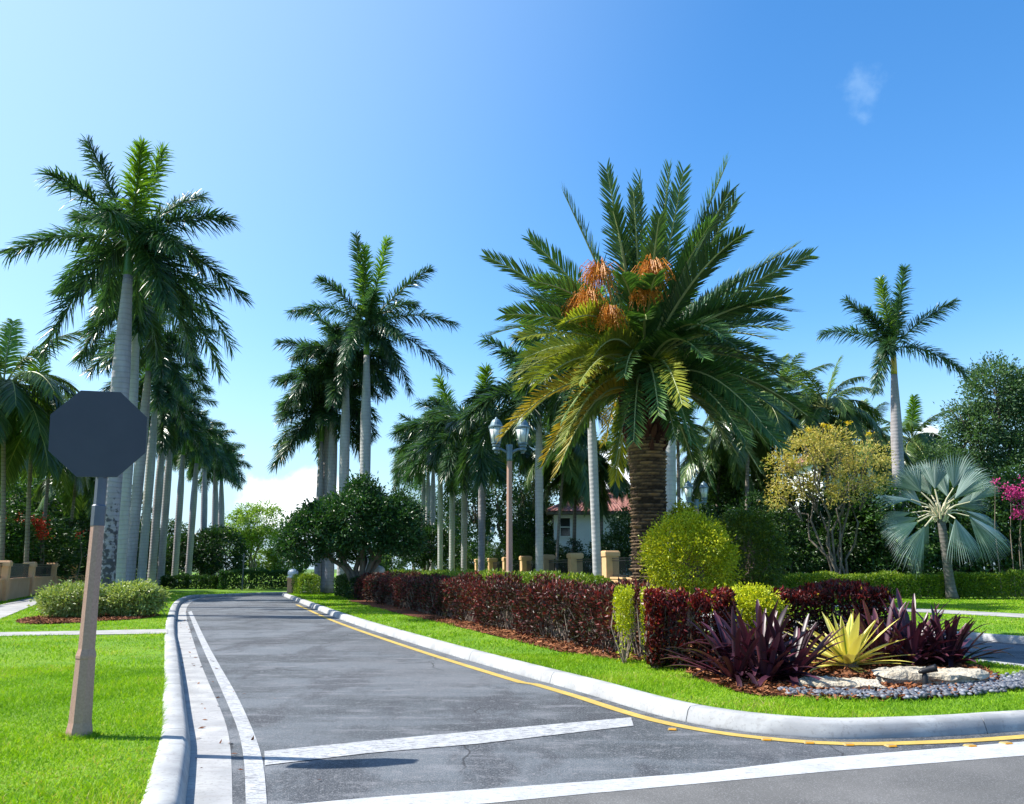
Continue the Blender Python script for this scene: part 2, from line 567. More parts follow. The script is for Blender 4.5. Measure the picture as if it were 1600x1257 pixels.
add_cracks(M['asphalt'], .28, .0035, .8)
M['street'] = mix_layers('street', [(0.38, (0.085, 0.084, 0.082)), (0.62, (0.125, 0.122, 0.119))], 0.9,
                         [(0.5, 0.48, 0.62, (0.18, 0.176, 0.172), 0.5, (1, 1, 1)), (110, 0.52, 0.62, (0.07, 0.07, 0.07), 0.5, (1, 1, 1)),
                          (90, 0.53, 0.62, (0.32, 0.32, 0.32), 0.4, (1, 1, 1)), (3, 0.52, 0.64, (0.11, 0.108, 0.105), 0.4, (1, 1, 1))], rough=0.8, bump=0.5, bscale=170, bdist=0.005)
M['concrete'] = mix_layers('concrete', [(0.38, (0.28, 0.285, 0.29)), (0.62, (0.42, 0.425, 0.42))], 2.5,
                           [(0.9, 0.48, 0.62, (0.33, 0.33, 0.335), 0.5, (1, 1, 1)), (7, 0.53, 0.64, (0.27, 0.265, 0.26), 0.5, (0.5, 1.5, 1)),
                            (22, 0.55, 0.64, (0.22, 0.215, 0.21), 0.5, (1, 1, 1)),
                            (120, 0.54, 0.64, (0.30, 0.30, 0.30), 0.35, (1, 1, 1))], rough=0.9, bump=0.4, bscale=110)
M['gutter'] = mix_layers('gutter', [(0.38, (0.27, 0.275, 0.28)), (0.62, (0.40, 0.40, 0.395))], 2.2,
                         [(1.1, 0.46, 0.60, (0.30, 0.30, 0.31), 0.6, (2.0, 0.5, 1)), (6, 0.51, 0.62, (0.25, 0.245, 0.245), 0.6, (0.4, 2.4, 1)),
                          (30, 0.54, 0.62, (0.20, 0.195, 0.19), 0.5, (1, 1, 1)),
                          (120, 0.54, 0.64, (0.30, 0.30, 0.30), 0.35, (1, 1, 1))], rough=0.9, bump=0.4, bscale=110)
M['path'] = mix_layers('path', [(0.38, (0.27, 0.265, 0.26)), (0.62, (0.37, 0.36, 0.345))], 2.0,
                       [(1.2, 0.48, 0.62, (0.24, 0.235, 0.23), 0.5, (1, 1, 1)), (40, 0.54, 0.62, (0.16, 0.155, 0.15), 0.4, (1, 1, 1))], rough=0.9)


def paint_mat(name, c, under, wear_lo, wear_hi):
    return mix_layers(name, [(0.38, tuple(x * 0.85 for x in c)), (0.62, c)], 5,
                      [(2.2, 0.48, 0.62, tuple(x * 0.74 for x in c), 0.55, (1, 1, 1)),
                       (17, wear_lo, wear_hi, under, 0.85, (0.6, 2.4, 1)),
                       (80, 0.56, 0.60, under, 0.6, (1, 1, 1))], rough=0.8, bump=0.3, bscale=150)


M['white_paint'] = paint_mat('white_paint', (0.42, 0.43, 0.44), (0.15, 0.15, 0.16), 0.52, 0.575)
M['white_line'] = paint_mat('white_line', (0.45, 0.46, 0.47), (0.22, 0.22, 0.23), 0.56, 0.64)
M['yellow_paint'] = paint_mat('yellow_paint', (0.50, 0.35, 0.08), (0.25, 0.20, 0.10), 0.57, 0.65)
M['mulch'] = mix_layers('mulch', [(0.3, (0.07, 0.022, 0.010)), (0.7, (0.20, 0.065, 0.022))], 9,
                        [(40, 0.5, 0.65, (0.03, 0.012, 0.007), 0.8, (1, 1, 1))], rough=0.95, bump=1.0, bscale=45, bdist=0.05)
M['mulch_chip'] = leaf_mat('mulch_chip', [(0.0, (0.04, 0.015, 0.008)), (0.5, (0.16, 0.055, 0.022)), (1.0, (0.30, 0.14, 0.07))], 0.85, 0.0, spec=0.1)
M['grass_blade'] = leaf_mat('grass_blade', [(0.0, (0.09, 0.21, 0.006)), (0.45, (0.20, 0.36, 0.010)), (0.85, (0.30, 0.42, 0.02)), (0.93, (0.34, 0.34, 0.07)), (1.0, (0.42, 0.34, 0.14))], 0.6, 0.35, (1.3, 1.35, 0.4), spec=0.25)
M['royal_leaf'] = leaf_mat('royal_leaf', [(0.0, (0.022, 0.060, 0.032)), (0.6, (0.046, 0.112, 0.052)), (1.0, (0.11, 0.185, 0.058))], 0.34, 0.32, var=0.22, spec=0.55)
M['royal_young'] = leaf_mat('royal_young', [(0.0, (0.07, 0.16, 0.02)), (1.0, (0.20, 0.33, 0.03))], 0.4, 0.35, var=0.2)
M['royal_rachis'] = plain('royal_rachis', (0.12, 0.20, 0.06), 0.5)
M['crownshaft'] = noise_mat('crownshaft', [(0.3, (0.06, 0.17, 0.025)), (0.7, (0.14, 0.28, 0.035))], 2, vec_scale=(1, 1, 0.3), rough=0.4, spec=0.5)
M['crownshaft_dark'] = noise_mat('crownshaft_dark', [(0.3, (0.035, 0.10, 0.035)), (0.7, (0.06, 0.16, 0.05))], 2, vec_scale=(1, 1, 0.3), rough=0.4, spec=0.5)
M['crownshaft_yellow'] = noise_mat('crownshaft_yellow', [(0.35, (0.22, 0.28, 0.03)), (0.5, (0.55, 0.36, 0.04)), (0.65, (0.50, 0.20, 0.05))], 1.2, vec_scale=(2, 2, 0.3), rough=0.4, spec=0.5)
M['royal_trunk'] = trunk_mat('royal_trunk', (0.24, 0.22, 0.225), (0.38, 0.36, 0.36), (0.17, 0.155, 0.155), 0.35)
M['royal_trunk_pale'] = trunk_mat('royal_trunk_pale', (0.29, 0.29, 0.285), (0.43, 0.425, 0.41), (0.20, 0.195, 0.19), 0.3)
M['royal_trunk_mottled'] = trunk_mat('royal_trunk_mottled', (0.25, 0.225, 0.24), (0.39, 0.36, 0.38), (0.17, 0.155, 0.165), 0.35, ((0.035, 0.035, 0.04), 6.0))
M['date_leaf'] = leaf_mat('date_leaf', [(0.0, (0.028, 0.080, 0.026)), (0.6, (0.058, 0.135, 0.036)), (1.0, (0.13, 0.21, 0.04))], 0.38, 0.25, var=0.25, spec=0.5)
M['date_leaf_lime'] = leaf_mat('date_leaf_lime', [(0.0, (0.14, 0.20, 0.025)), (1.0, (0.32, 0.32, 0.04))], 0.42, 0.25, var=0.2)
M['date_leaf_yellow'] = leaf_mat('date_leaf_yellow', [(0.0, (0.20, 0.23, 0.03)), (0.6, (0.40, 0.33, 0.045)), (1.0, (0.60, 0.36, 0.05))], 0.5, 0.25, (1.2, 1.0, 0.5), var=0.15)
M['date_rachis'] = plain('date_rachis', (0.30, 0.34, 0.13), 0.5)
M['date_fruit'] = leaf_mat('date_fruit', [(0.0, (0.42, 0.13, 0.008)), (1.0, (0.66, 0.27, 0.015))], 0.5, 0.15, (1.2, 0.9, 0.5), var=0.12)
M['coco_leaf'] = leaf_mat('coco_leaf', [(0.0, (0.035, 0.080, 0.020)), (0.6, (0.075, 0.140, 0.035)), (1.0, (0.17, 0.22, 0.05))], 0.32, 0.30, var=0.3, spec=0.5)
M['coco_rachis'] = plain('coco_rachis', (0.22, 0.24, 0.07), 0.5)
M['coco_trunk'] = trunk_mat('coco_trunk', (0.14, 0.12, 0.10), (0.26, 0.23, 0.19), (0.08, 0.06, 0.05), 0.6)
M['silver_leaf'] = leaf_mat('silver_leaf', [(0.0, (0.14, 0.22, 0.18)), (0.6, (0.26, 0.35, 0.31)), (1.0, (0.42, 0.49, 0.44))], 0.42, 0.18, (1.0, 1.15, 0.7), var=0.15, spec=0.5)
M['fan_trunk'] = trunk_mat('fan_trunk', (0.09, 0.085, 0.075), (0.17, 0.16, 0.145), (0.06, 0.05, 0.045), 0.5)
M['silver_stalk'] = plain('silver_stalk', (0.45, 0.42, 0.28), 0.5)
M['bark'] = noise_mat('bark', [(0.3, (0.08, 0.065, 0.05)), (0.7, (0.19, 0.16, 0.13))], 6, vec_scale=(1, 1, 0.3), rough=0.95, bump=0.6, bscale=25, bdist=0.02)
M['bark_pale'] = noise_mat('bark_pale', [(0.3, (0.17, 0.15, 0.12)), (0.7, (0.32, 0.28, 0.23))], 6, vec_scale=(1, 1, 0.3), rough=0.95, bump=0.6, bscale=25, bdist=0.02)
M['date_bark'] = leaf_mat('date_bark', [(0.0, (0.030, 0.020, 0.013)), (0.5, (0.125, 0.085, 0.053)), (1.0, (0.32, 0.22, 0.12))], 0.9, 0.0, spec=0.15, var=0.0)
M['boot_bark'] = leaf_mat('boot_bark', [(0.0, (0.030, 0.014, 0.012)), (1.0, (0.10, 0.045, 0.03))], 0.9, 0.0, spec=0.15, var=0.0)
M['tree_leaf'] = leaf_mat('tree_leaf', [(0.0, (0.014, 0.050, 0.014)), (0.7, (0.035, 0.095, 0.020)), (1.0, (0.075, 0.150, 0.026))], 0.4, 0.22, var=0.25, spec=0.5)
M['tree_leaf_light'] = leaf_mat('tree_leaf_light', [(0.0, (0.12, 0.20, 0.035)), (0.7, (0.22, 0.32, 0.06)), (1.0, (0.32, 0.40, 0.09))], 0.5, 0.45, var=0.2)
M['tree_leaf_grey'] = leaf_mat('tree_leaf_grey', [(0.0, (0.045, 0.10, 0.050)), (0.7, (0.095, 0.17, 0.078)), (1.0, (0.17, 0.25, 0.11))], 0.45, 0.4, var=0.2)
M['shrub_leaf'] = leaf_mat('shrub_leaf', [(0.0, (0.014, 0.046, 0.012)), (0.7, (0.045, 0.105, 0.020)), (1.0, (0.12, 0.19, 0.03))], 0.42, 0.25, var=0.35, spec=0.45)
M['gold_tree_leaf'] = leaf_mat('gold_tree_leaf', [(0.0, (0.34, 0.28, 0.07)), (0.5, (0.58, 0.49, 0.14)), (0.72, (0.36, 0.40, 0.09)), (1.0, (0.14, 0.21, 0.04))], 0.5, 0.35, (1.2, 1.1, 0.5), var=0.1)
M['gold_flower'] = leaf_mat('gold_flower', [(0.0, (0.70, 0.50, 0.01)), (1.0, (0.80, 0.62, 0.02))], 0.6, 0.2, (1, 1, 1), var=0.05)
M['lime_leaf'] = leaf_mat('lime_leaf', [(0.0, (0.16, 0.24, 0.010)), (0.5, (0.46, 0.51, 0.014)), (1.0, (0.72, 0.66, 0.03))], 0.45, 0.28, (1.2, 1.15, 0.4), var=0.1)
M['lime_dull_leaf'] = leaf_mat('lime_dull_leaf', [(0.0, (0.035, 0.085, 0.010)), (0.6, (0.11, 0.18, 0.014)), (1.0, (0.30, 0.32, 0.02))], 0.45, 0.28, (1.2, 1.15, 0.4), var=0.1)
M['hedge_leaf'] = leaf_mat('hedge_leaf', [(0.0, (0.06, 0.13, 0.012)), (0.6, (0.17, 0.27, 0.018)), (1.0, (0.38, 0.42, 0.03))], 0.45, 0.28, (1.2, 1.2, 0.4), var=0.12)
M['red_leaf'] = leaf_mat('red_leaf', [(0.0, (0.016, 0.013, 0.009)), (0.22, (0.038, 0.048, 0.014)), (0.36, (0.045, 0.020, 0.016)), (0.54, (0.095, 0.026, 0.022)), (0.70, (0.18, 0.036, 0.030)), (0.80, (0.32, 0.048, 0.038)), (0.87, (0.11, 0.12, 0.026)), (1.0, (0.26, 0.17, 0.10))], 0.45, 0.18, (1.3, 0.8, 0.6), var=0.05, spec=0.35)
M['croton_leaf'] = leaf_mat('croton_leaf', [(0.0, (0.012, 0.022, 0.010)), (0.4, (0.05, 0.014, 0.012)), (0.75, (0.20, 0.016, 0.014)), (0.92, (0.34, 0.03, 0.02)), (1.0, (0.42, 0.30, 0.02))], 0.42, 0.16, (1.3, 0.8, 0.6), var=0.05, spec=0.4)
M['twig'] = plain('twig', (0.20, 0.155, 0.12), 0.9)
M['variegated_leaf'] = leaf_mat('variegated_leaf', [(0.0, (0.10, 0.17, 0.03)), (0.5, (0.32, 0.39, 0.11)), (1.0, (0.60, 0.60, 0.28))], 0.45, 0.25, var=0.1)
M['purple_leaf'] = leaf_mat('purple_leaf', [(0.0, (0.024, 0.010, 0.017)), (0.55, (0.072, 0.021, 0.038)), (0.85, (0.14, 0.040, 0.058)), (1.0, (0.20, 0.09, 0.065))], 0.40, 0.10, (1.3, 0.7, 0.8), var=0.1, spec=0.45)
M['agave_leaf'] = leaf_mat('agave_leaf', [(0.0, (0.10, 0.17, 0.02)), (0.22, (0.14, 0.22, 0.03)), (0.40, (0.62, 0.55, 0.10)), (0.75, (0.74, 0.66, 0.17)), (1.0, (0.78, 0.74, 0.36))], 0.4, 0.15, (1.1, 1.1, 0.6), var=0.0)
M['red_flower'] = leaf_mat('red_flower', [(0.0, (0.50, 0.03, 0.02)), (1.0, (0.75, 0.09, 0.04))], 0.6, 0.25, (1, 1, 1), var=0.05)
M['pink_flower'] = leaf_mat('pink_flower', [(0.0, (0.40, 0.02, 0.14)), (1.0, (0.65, 0.06, 0.28))], 0.6, 0.25, (1, 1, 1), var=0.05)
M['limestone'] = mix_layers('limestone', [(0.3, (0.30, 0.26, 0.19)), (0.7, (0.52, 0.46, 0.36))], 4,
                            [(9, 0.55, 0.68, (0.16, 0.12, 0.08), 0.75, (1, 1, 3)), (2.5, 0.55, 0.8, (0.42, 0.30, 0.18), 0.45, (1, 1, 2))], rough=0.95, bump=0.9, bscale=22, bdist=0.04)
M['pebble'] = leaf_mat('pebble', [(0.0, (0.045, 0.050, 0.062)), (0.7, (0.13, 0.14, 0.165)), (1.0, (0.24, 0.25, 0.28))], 0.55, 0.0, spec=0.4, var=0.0)
M['post_stucco'] = noise_mat('post_stucco', [(0.3, (0.38, 0.225, 0.165)), (0.7, (0.50, 0.305, 0.235))], 55, rough=0.9, bump=0.5, bscale=160, bdist=0.004)
M['sign_back'] = noise_mat('sign_back', [(0.35, (0.046, 0.052, 0.066)), (0.65, (0.058, 0.064, 0.078))], 1.6, rough=0.6, spec=0.35)
M['sign_front'] = plain('sign_front', (0.5, 0.02, 0.025), 0.4)
M['dark_metal'] = plain('dark_metal', (0.10, 0.11, 0.135), 0.45, 0.2)
M['black_metal'] = plain('black_metal', (0.018, 0.018, 0.02), 0.45, 0.3)
M['verdigris'] = plain('verdigris', (0.13, 0.19, 0.22), 0.45, 0.3)
M['lamp_glass'] = plain('lamp_glass', (0.62, 0.66, 0.62), 0.25, 0.0, 0.5, 0.05)
M['fence_stucco'] = noise_mat('fence_stucco', [(0.3, (0.50, 0.30, 0.15)), (0.7, (0.60, 0.38, 0.20))], 3, rough=0.9, bump=0.3, bscale=90)
M['fence_pink'] = noise_mat('fence_pink', [(0.3, (0.64, 0.35, 0.18)), (0.7, (0.74, 0.43, 0.24))], 2, rough=0.9, bump=0.3, bscale=90)
M['white_wall'] = noise_mat('white_wall', [(0.3, (0.66, 0.68, 0.70)), (0.7, (0.76, 0.77, 0.78))], 1.5, rough=0.9)
M['roof_tile'] = leaf_mat('roof_tile', [(0.0, (0.14, 0.055, 0.042)), (0.5, (0.25, 0.105, 0.085)), (1.0, (0.38, 0.22, 0.18))], 0.8, 0.0, spec=0.2, var=0.0)
M['pane'] = plain('pane', (0.02, 0.025, 0.03), 0.08, 0.0, 0.6)
M['white_frame'] = plain('white_frame', (0.7, 0.7, 0.7), 0.5)
M['cap_white'] = plain('cap_white', (0.62, 0.66, 0.68), 0.4)
M['stud_yellow'] = plain('stud_yellow', (0.60, 0.26, 0.015), 0.35)
M['stud_base'] = plain('stud_base', (0.34, 0.25, 0.09), 0.5)

# ------------------------------------------------------------------ ground, roads, kerbs
def pl(pts, z=0.0):
    return np.array([list(G(u, v, z))[:2] for u, v in pts])


# left kerb foot (kerb / gutter) from near to far
kerb_l = pl([(280, 1330), (292, 1240), (298, 1180), (298, 1161), (292, 1121), (286, 1067), (279.5, 1022), (275, 1000), (274, 974), (278, 950), (287, 940), (304, 934)])
kerb_l = np.vstack([[(-9.0, 0.2), (-5.2, 1.4), (-3.0, 3.0)], kerb_l, [(-16.9, 44.6), (-15.2, 48.6), (-12.0, 52.2), (-8.2, 53.4), (-4.8, 51.6), (-2.9, 47.6)]])
kerb_l = np.vstack([[(-60, -14.5), (-20, -3.0)], kerb_l])
far_x = [(-1.0, 42.2), (3.0, 33.5), (7.0, 25.0), (10.2, 18.0), (12.2, 14.6), (15.5, 13.4), (25, 16.0), (70, 29.5)]
kerb_out = smooth_line(np.vstack([kerb_l, far_x]), 1)
kl = resample(smooth_line(kerb_out, 1), 0.22)

kerb_m = pl([(1600, 1142), (1500, 1150), (1400, 1154), (1300, 1156), (1200, 1148), (1120, 1138), (1040, 1122), (960, 1098), (930, 1088), (800, 1052), (670, 1014), (540, 972), (490, 951), (440, 931)])
kerb_m = np.vstack([[(7.75, 12.3), (7.95, 11.0), (7.5, 9.6), (6.4, 8.5)], kerb_m, [(-13.4, 47.8), (-12.6, 49.3), (-11.2, 49.9), (-9.6, 49.0), (-8.2, 46.5)], [(-1.5, 33.0), (3.4, 22.6), (6.6, 15.0)], [(7.75, 12.3)]])
km = resample(smooth_line(kerb_m, 3), 0.22)

PROF = [(0.0, -0.04), (0.0, 0.015), (0.035, 0.115), (0.07, 0.148), (0.22, 0.150), (0.25, 0.135), (0.25, -0.04)]


def kerb(name, line, side, low=None, seg=14):
    """swept kerb cast in lengths with a dark joint between them"""
    g = Geo()
    T = norm(np.gradient(line, axis=0))
    Nn = np.stack([-T[:, 1], T[:, 0]], -1) * side
    n = len(line)
    for a in range(0, n - 1, seg):
        b = min(a + seg, n - 1)
        pts = line[a:b + 1].copy()
        nr = Nn[a:b + 1]
        pts[0] += T[a] * 0.006
        pts[-1] -= T[b] * 0.006
        rings = []
        for (p, q) in zip(pts, nr):
            h = 1.0
            if low is not None:
                h = low(p)
            rings.append([(p[0] + q[0] * o, p[1] + q[1] * o, z * h if z > 0 else z) for o, z in (PROF if side > 0 else PROF[::-1])])
        R = np.array(rings)
        g.rings(R, closed=True)
        k = R.shape[1]
        g.add(R[0], [tuple(range(k))[::-1]])
        g.add(R[-1], [tuple(range(k))])
    return tag(g.build(name, M['concrete'], None, True), kind='structure')


def low_l(p):
    if p[0] > 0 or p[1] > 30:
        return 1.0
    d = abs(p[1] - 19.2)
    return 0.88 if d < 0.8 else min(1.0, 0.88 + (d - 0.8) * 0.2)


kerb('kerb_outer', kl, 1, low_l)
kerb('kerb_island', km, -1)

# one sheet to the horizon
g = Geo(); g.add([(-1500, -400, -0.05), (1500, -400, -0.05), (1500, 2200, -0.05), (-1500, 2200, -0.05)], [(0, 1, 2, 3)])
tag(g.build('ground', M['ground']), kind='structure')
g = Geo(); g.add([(-70, -40, 0), (75, -40, 0), (75, 60, 0), (-70, 60, 0)], [(0, 1, 2, 3)])
tag(g.build('road', M['asphalt']), kind='structure')

# give-way edge of the cross street: far edge and near edge of the broad white line
wl_far = pl([(575, 1248), (750, 1235), (925, 1222), (960, 1219), (1100, 1208), (1280, 1186), (1600, 1160)])
wl_near = pl([(575, 1276), (750, 1258), (925, 1241), (960, 1238), (1100, 1225), (1280, 1208), (1600, 1182)])
d0 = wl_far[-1] - wl_far[2]; d0 /= np.linalg.norm(d0)
wl_far = np.vstack([wl_far[0] - d0 * 1.05, wl_far, wl_far[-1] + d0 * 40])
wl_near = np.vstack([wl_near[0] - d0 * 1.05, wl_near, wl_near[-1] + d0 * 40])
mid = (wl_far + wl_near) / 2
polygon('street', [tuple(mid[0] - d0 * 60)] + [tuple(p) for p in mid] + [(70, -38), (-60, -38)], 0.003, M['street'])


def ribbon(name, A, B, z, mat):
    g = Geo()
    n = len(A)
    V = np.concatenate([np.c_[A, np.full(n, z)], np.c_[B, np.full(n, z)]])
    i = np.arange(n - 1)
    F = np.stack([i, i + 1, n + i + 1, n + i], -1)
    a, b, c = V[F[0, 0]], V[F[0, 1]], V[F[0, 2]]
    if np.cross(b - a, c - a)[2] < 0:
        F = F[:, ::-1]
    g.add(V, F)
    return tag(g.build(name, mat), kind='structure')


def same_len(A, B, n=60):
    def rs(p):
        d = np.concatenate([[0], np.cumsum(np.linalg.norm(np.diff(p, axis=0), axis=1))])
        s = np.linspace(0, d[-1], n)
        return np.stack([np.interp(s, d, p[:, k]) for k in range(2)], -1)
    return rs(smooth_line(A, 2)), rs(smooth_line(B, 2))


ribbon('give_way_line', wl_far, wl_near, 0.006, M['white_line'])
sb_a, sb_b = pl([(413, 1175), (575, 1159), (750, 1143), (986, 1122)]), pl([(414, 1197), (575, 1178), (750, 1163), (990, 1135)])
ribbon('stop_line', sb_a, sb_b, 0.006, M['white_paint'])
A, B = same_len(pl([(386, 1300), (384, 1257), (382, 1188), (373, 1142), (354, 1097), (335, 1054), (314, 1008), (298, 968), (294, 957)]),
                pl([(420, 1300), (417, 1257), (413, 1201), (405, 1167), (391, 1132), (370, 1086), (346, 1046), (322, 1003), (303, 963), (299, 955)]))
ribbon('edge_line', A, B, 0.006, M['white_paint'])
# concrete gutter apron beside the left kerb
ga = [p for p in kl if p[0] < -2 and 2.5 < p[1] < 47 and p[0] > -17.3]
gb = pl([(366, 1330), (363, 1257), (362, 1188), (357, 1142), (342, 1102), (327, 1070), (312, 1033), (300, 995), (292, 968), (290, 955), (294, 945), (304, 938), (318, 934)])
A, B = same_len(np.array([kl[np.argmin(np.abs(kl[:, 1] - p[1]) + (kl[:, 0] > -2) * 99 + (kl[:, 1] > 47) * 99)] for p in gb]) + np.array([-0.01, 0]), gb, 90)
ribbon('gutter', A, B, 0.004, M['gutter'])
# yellow line that follows the island kerb
ym = np.array([p for p in km])
ys = [i for i, p in enumerate(km)]
k0 = int(np.argmin(np.hypot(km[:, 0] - 7.6, km[:, 1] - 9.8))); k1 = int(np.argmin(np.hypot(km[:, 0] + 9.2, km[:, 1] - 36.0)))
seg = km[min(k0, k1):max(k0, k1) + 1]
yo = []
for p in seg:
    # painted 0.12 m wide, closer to the kerb at the nose
    yo.append(0.25 if p[0] < 0.5 else 0.16)
yo = np.array(yo)
T = norm(np.gradient(seg, axis=0)); Nn = np.stack([-T[:, 1], T[:, 0]], -1)
ribbon('yellow_line', seg + Nn * (yo)[:, None], seg + Nn * (yo + 0.135)[:, None], 0.006, M['yellow_paint'])

# lawns (raised behind the kerbs)
lawn_edge = offset_line(kl, 0.24)
lawn_outer = [tuple(p) for p in lawn_edge] + [(160, 60), (160, 260), (-160, 260), (-160, -40)]
polygon('lawn', lawn_outer, LAWN_Z, M['lawn'])
isl_edge = offset_line(km, -0.24)
polygon('island_lawn', [tuple(p) for p in isl_edge[:-1]], LAWN_Z, M['lawn'])

# footpaths
def strip(name, a, b, z=LAWN_Z + 0.012):
    return ribbon(name, np.asarray(a, float), np.asarray(b, float), z, M['path'])


FENCE_L = [(-14.0 - 0.46 * (y - 22) - 3.6, y) for y in np.arange(14, 80, 6)]
pa = pl([(262, 984), (200, 985), (110, 987), (-60, 990)], LAWN_Z); pb = pl([(262, 991), (200, 992), (110, 993), (-60, 996)], LAWN_Z)
strip('crossing_path', pa, pb)
sa = pl([(-120, 1010), (0, 968), (66, 941), (110, 925), (150, 915)], LAWN_Z); sb = pl([(-120, 985), (0, 946), (50, 934), (95, 922), (140, 913)], LAWN_Z)
strip('left_path', sa, sb, LAWN_Z + 0.016)
ra = pl([(1300, 945), (1355, 948), (1480, 954), (1600, 960), (1800, 971)], LAWN_Z); rb = pl([(1300, 949), (1355, 953), (1480, 959.5), (1600, 966), (1800, 978)], LAWN_Z)
strip('right_path', ra, rb)

# mulch beds
def hedge_x(y):
    return 6.45 - 0.355 * y


bed = [(hedge_x(y) - (0.75 if y > 20 else 0.55), y) for y in (38, 32, 26, 20, 16, 13.2)]
bed += [tuple(G(1040, 1035, LAWN_Z))[:2], tuple(G(1110, 1072, LAWN_Z))[:2], tuple(G(1180, 1090, LAWN_Z))[:2], tuple(G(1290, 1097, LAWN_Z))[:2], tuple(G(1400, 1097, LAWN_Z))[:2],
        tuple(G(1510, 1090, LAWN_Z))[:2], tuple(G(1590, 1075, LAWN_Z))[:2], (7.0, 12.6), (6.0, 14.6), (4.0, 19.2), (0.2, 27.5), (-3.8, 36), (-5.2, 39)]
bed = [tuple(p) for p in smooth_line(bed + [bed[0]], 1)[:-1]]
tag(polygon('mulch_bed', bed, LAWN_Z + 0.02, M['mulch']), kind='structure')
lb_c = Vector((-12.3, 22.7, 0))
bed2 = [(lb_c.x + 1.7 * math.cos(a) * (1 + 0.1 * math.sin(3 * a)), lb_c.y + 1.2 + 2.4 * math.sin(a) * (1 + 0.08 * math.cos(4 * a))) for a in np.linspace(0, 2 * math.pi, 28)[:-1]]
polygon('palm_bed', bed2, LAWN_Z + 0.02, M['mulch'])

# mulch chips: loose bark
rng = np.random.default_rng(5)


def scatter_chips(name, poly, n, ymax, z0):
    poly = np.asarray(poly)
    x = rng.uniform(poly[:, 0].min(), poly[:, 0].max(), n * 6); y = poly[:, 1].min() + (min(ymax, poly[:, 1].max()) - poly[:, 1].min()) * rng.random(n * 6) ** 1.5
    k = inside(poly, x, y)
    x, y = x[k][:n], y[k][:n]
    n = len(x)
    d = norm(np.c_[rng.normal(size=(n, 2)), rng.normal(size=n) * 0.25])
    nr = norm(np.c_[rng.normal(size=(n, 2)) * 0.5, np.ones(n)])
    s = norm(np.cross(d, nr))
    L = rng.uniform(0.02, 0.07, n)[:, None]; Wd = rng.uniform(0.006, 0.016, n)[:, None]
    p = np.c_[x, y, z0 + rng.random(n) * 0.035]
    V = np.stack([p - d * L - s * Wd, p + d * L - s * Wd, p + d * L + s * Wd, p - d * L + s * Wd], 1)
    F = np.arange(4 * n).reshape(n, 4)
    g = Geo(); g.add(V, F, 0, np.repeat(rng.random(n), 4))
    return tag(g.build(name, M['mulch_chip']), kind='stuff')


scatter_chips('mulch_chips', bed, 26000, 24, LAWN_Z + 0.02)
scatter_chips('mulch_chips', bed2, 5000, 60, LAWN_Z + 0.02)


# a few dry leaves blown into the gutter and over the road
n_ = 90
r_ = np.random.default_rng(77)
gk = [p for p in kl if p[0] < -2 and 5 < p[1] < 30]
px_ = np.array([gk[i] for i in r_.integers(0, len(gk), n_)]) + np.c_[np.abs(r_.normal(size=n_)) * .30 + .03, r_.normal(size=n_) * .3]
P0_ = np.c_[px_, np.full(n_, .012)]
D_ = norm(np.c_[r_.normal(size=(n_, 2)), r_.normal(size=n_) * .15]); S_ = norm(np.cross(D_, np.c_[r_.normal(size=(n_, 2)) * .25, np.ones(n_)]))
L_ = r_.uniform(.015, .05, n_)[:, None]
V_ = np.stack([P0_ - D_ * L_, P0_ + S_ * L_ * .35 + np.array([0, 0, .006]), P0_ + D_ * L_, P0_ - S_ * L_ * .35], 1)
g = Geo(); g.add(V_.reshape(-1, 3), np.arange(4 * n_).reshape(n_, 4), 0, np.repeat(r_.random(n_), 4))
tag(g.build('leaf_litter', M['mulch_chip']), kind='stuff')

# grass blades
def grass(name, parts):
    g = Geo()
    for poly, holes, n, yr, xr, hgt, wid, pw in parts:
        x = rng.uniform(xr[0], xr[1], n)
        y = yr[0] + (yr[1] - yr[0]) * rng.random(n) ** pw
        k = inside(poly, x, y)
        for h in holes:
            k &= ~inside(h, x, y)
        x, y = x[k], y[k]
        m = len(x)
        far = np.clip(y / 14.0, 0.75, 2.6)
        d = norm(np.c_[rng.normal(size=(m, 2)) * 0.55, np.ones(m)])
        s = norm(np.cross(d, rng.normal(size=(m, 3))))
        h = (hgt * rng.uniform(0.5, 1.25, m) * (1 + 0.35 * np.sin(x * 2.1 + np.sin(y * 1.7) * 2)))[:, None]
        w = (wid * rng.uniform(0.7, 1.3, m) * far)[:, None]
        p = np.c_[x, y, np.full(m, LAWN_Z - 0.005)]
        lean = np.c_[d[:, :2] * 0.9, np.zeros(m)] * h
        V = np.stack([p - s * w, p + s * w, p + d * h * 0.6 + s * w * 0.8, p + d * h * 0.6 - s * w * 0.8, p + d * h + lean * 0.5], 1)
        b = np.arange(m)[:, None] * 5
        r = np.clip(0.45 + 0.22 * np.sin(x * 1.3 + 2 * np.sin(y * 0.9)) * np.cos(y * 1.1) + 0.12 * np.sin(x * 5.3 + y * 2.2) * np.sin(y * 4.1 - x) + rng.normal(size=m) * 0.22, 0, 1)
        V = V.reshape(-1, 3)
        n0 = g.n
        g.add(V, b + np.array([0, 1, 2, 3]), 0, np.repeat(r, 5))
        g.F.append((b + np.array([3, 2, 4])) + n0); g.M.append(np.zeros(m, dtype=np.int32))
    return tag(g.build(name, M['grass_blade']), kind='stuff')


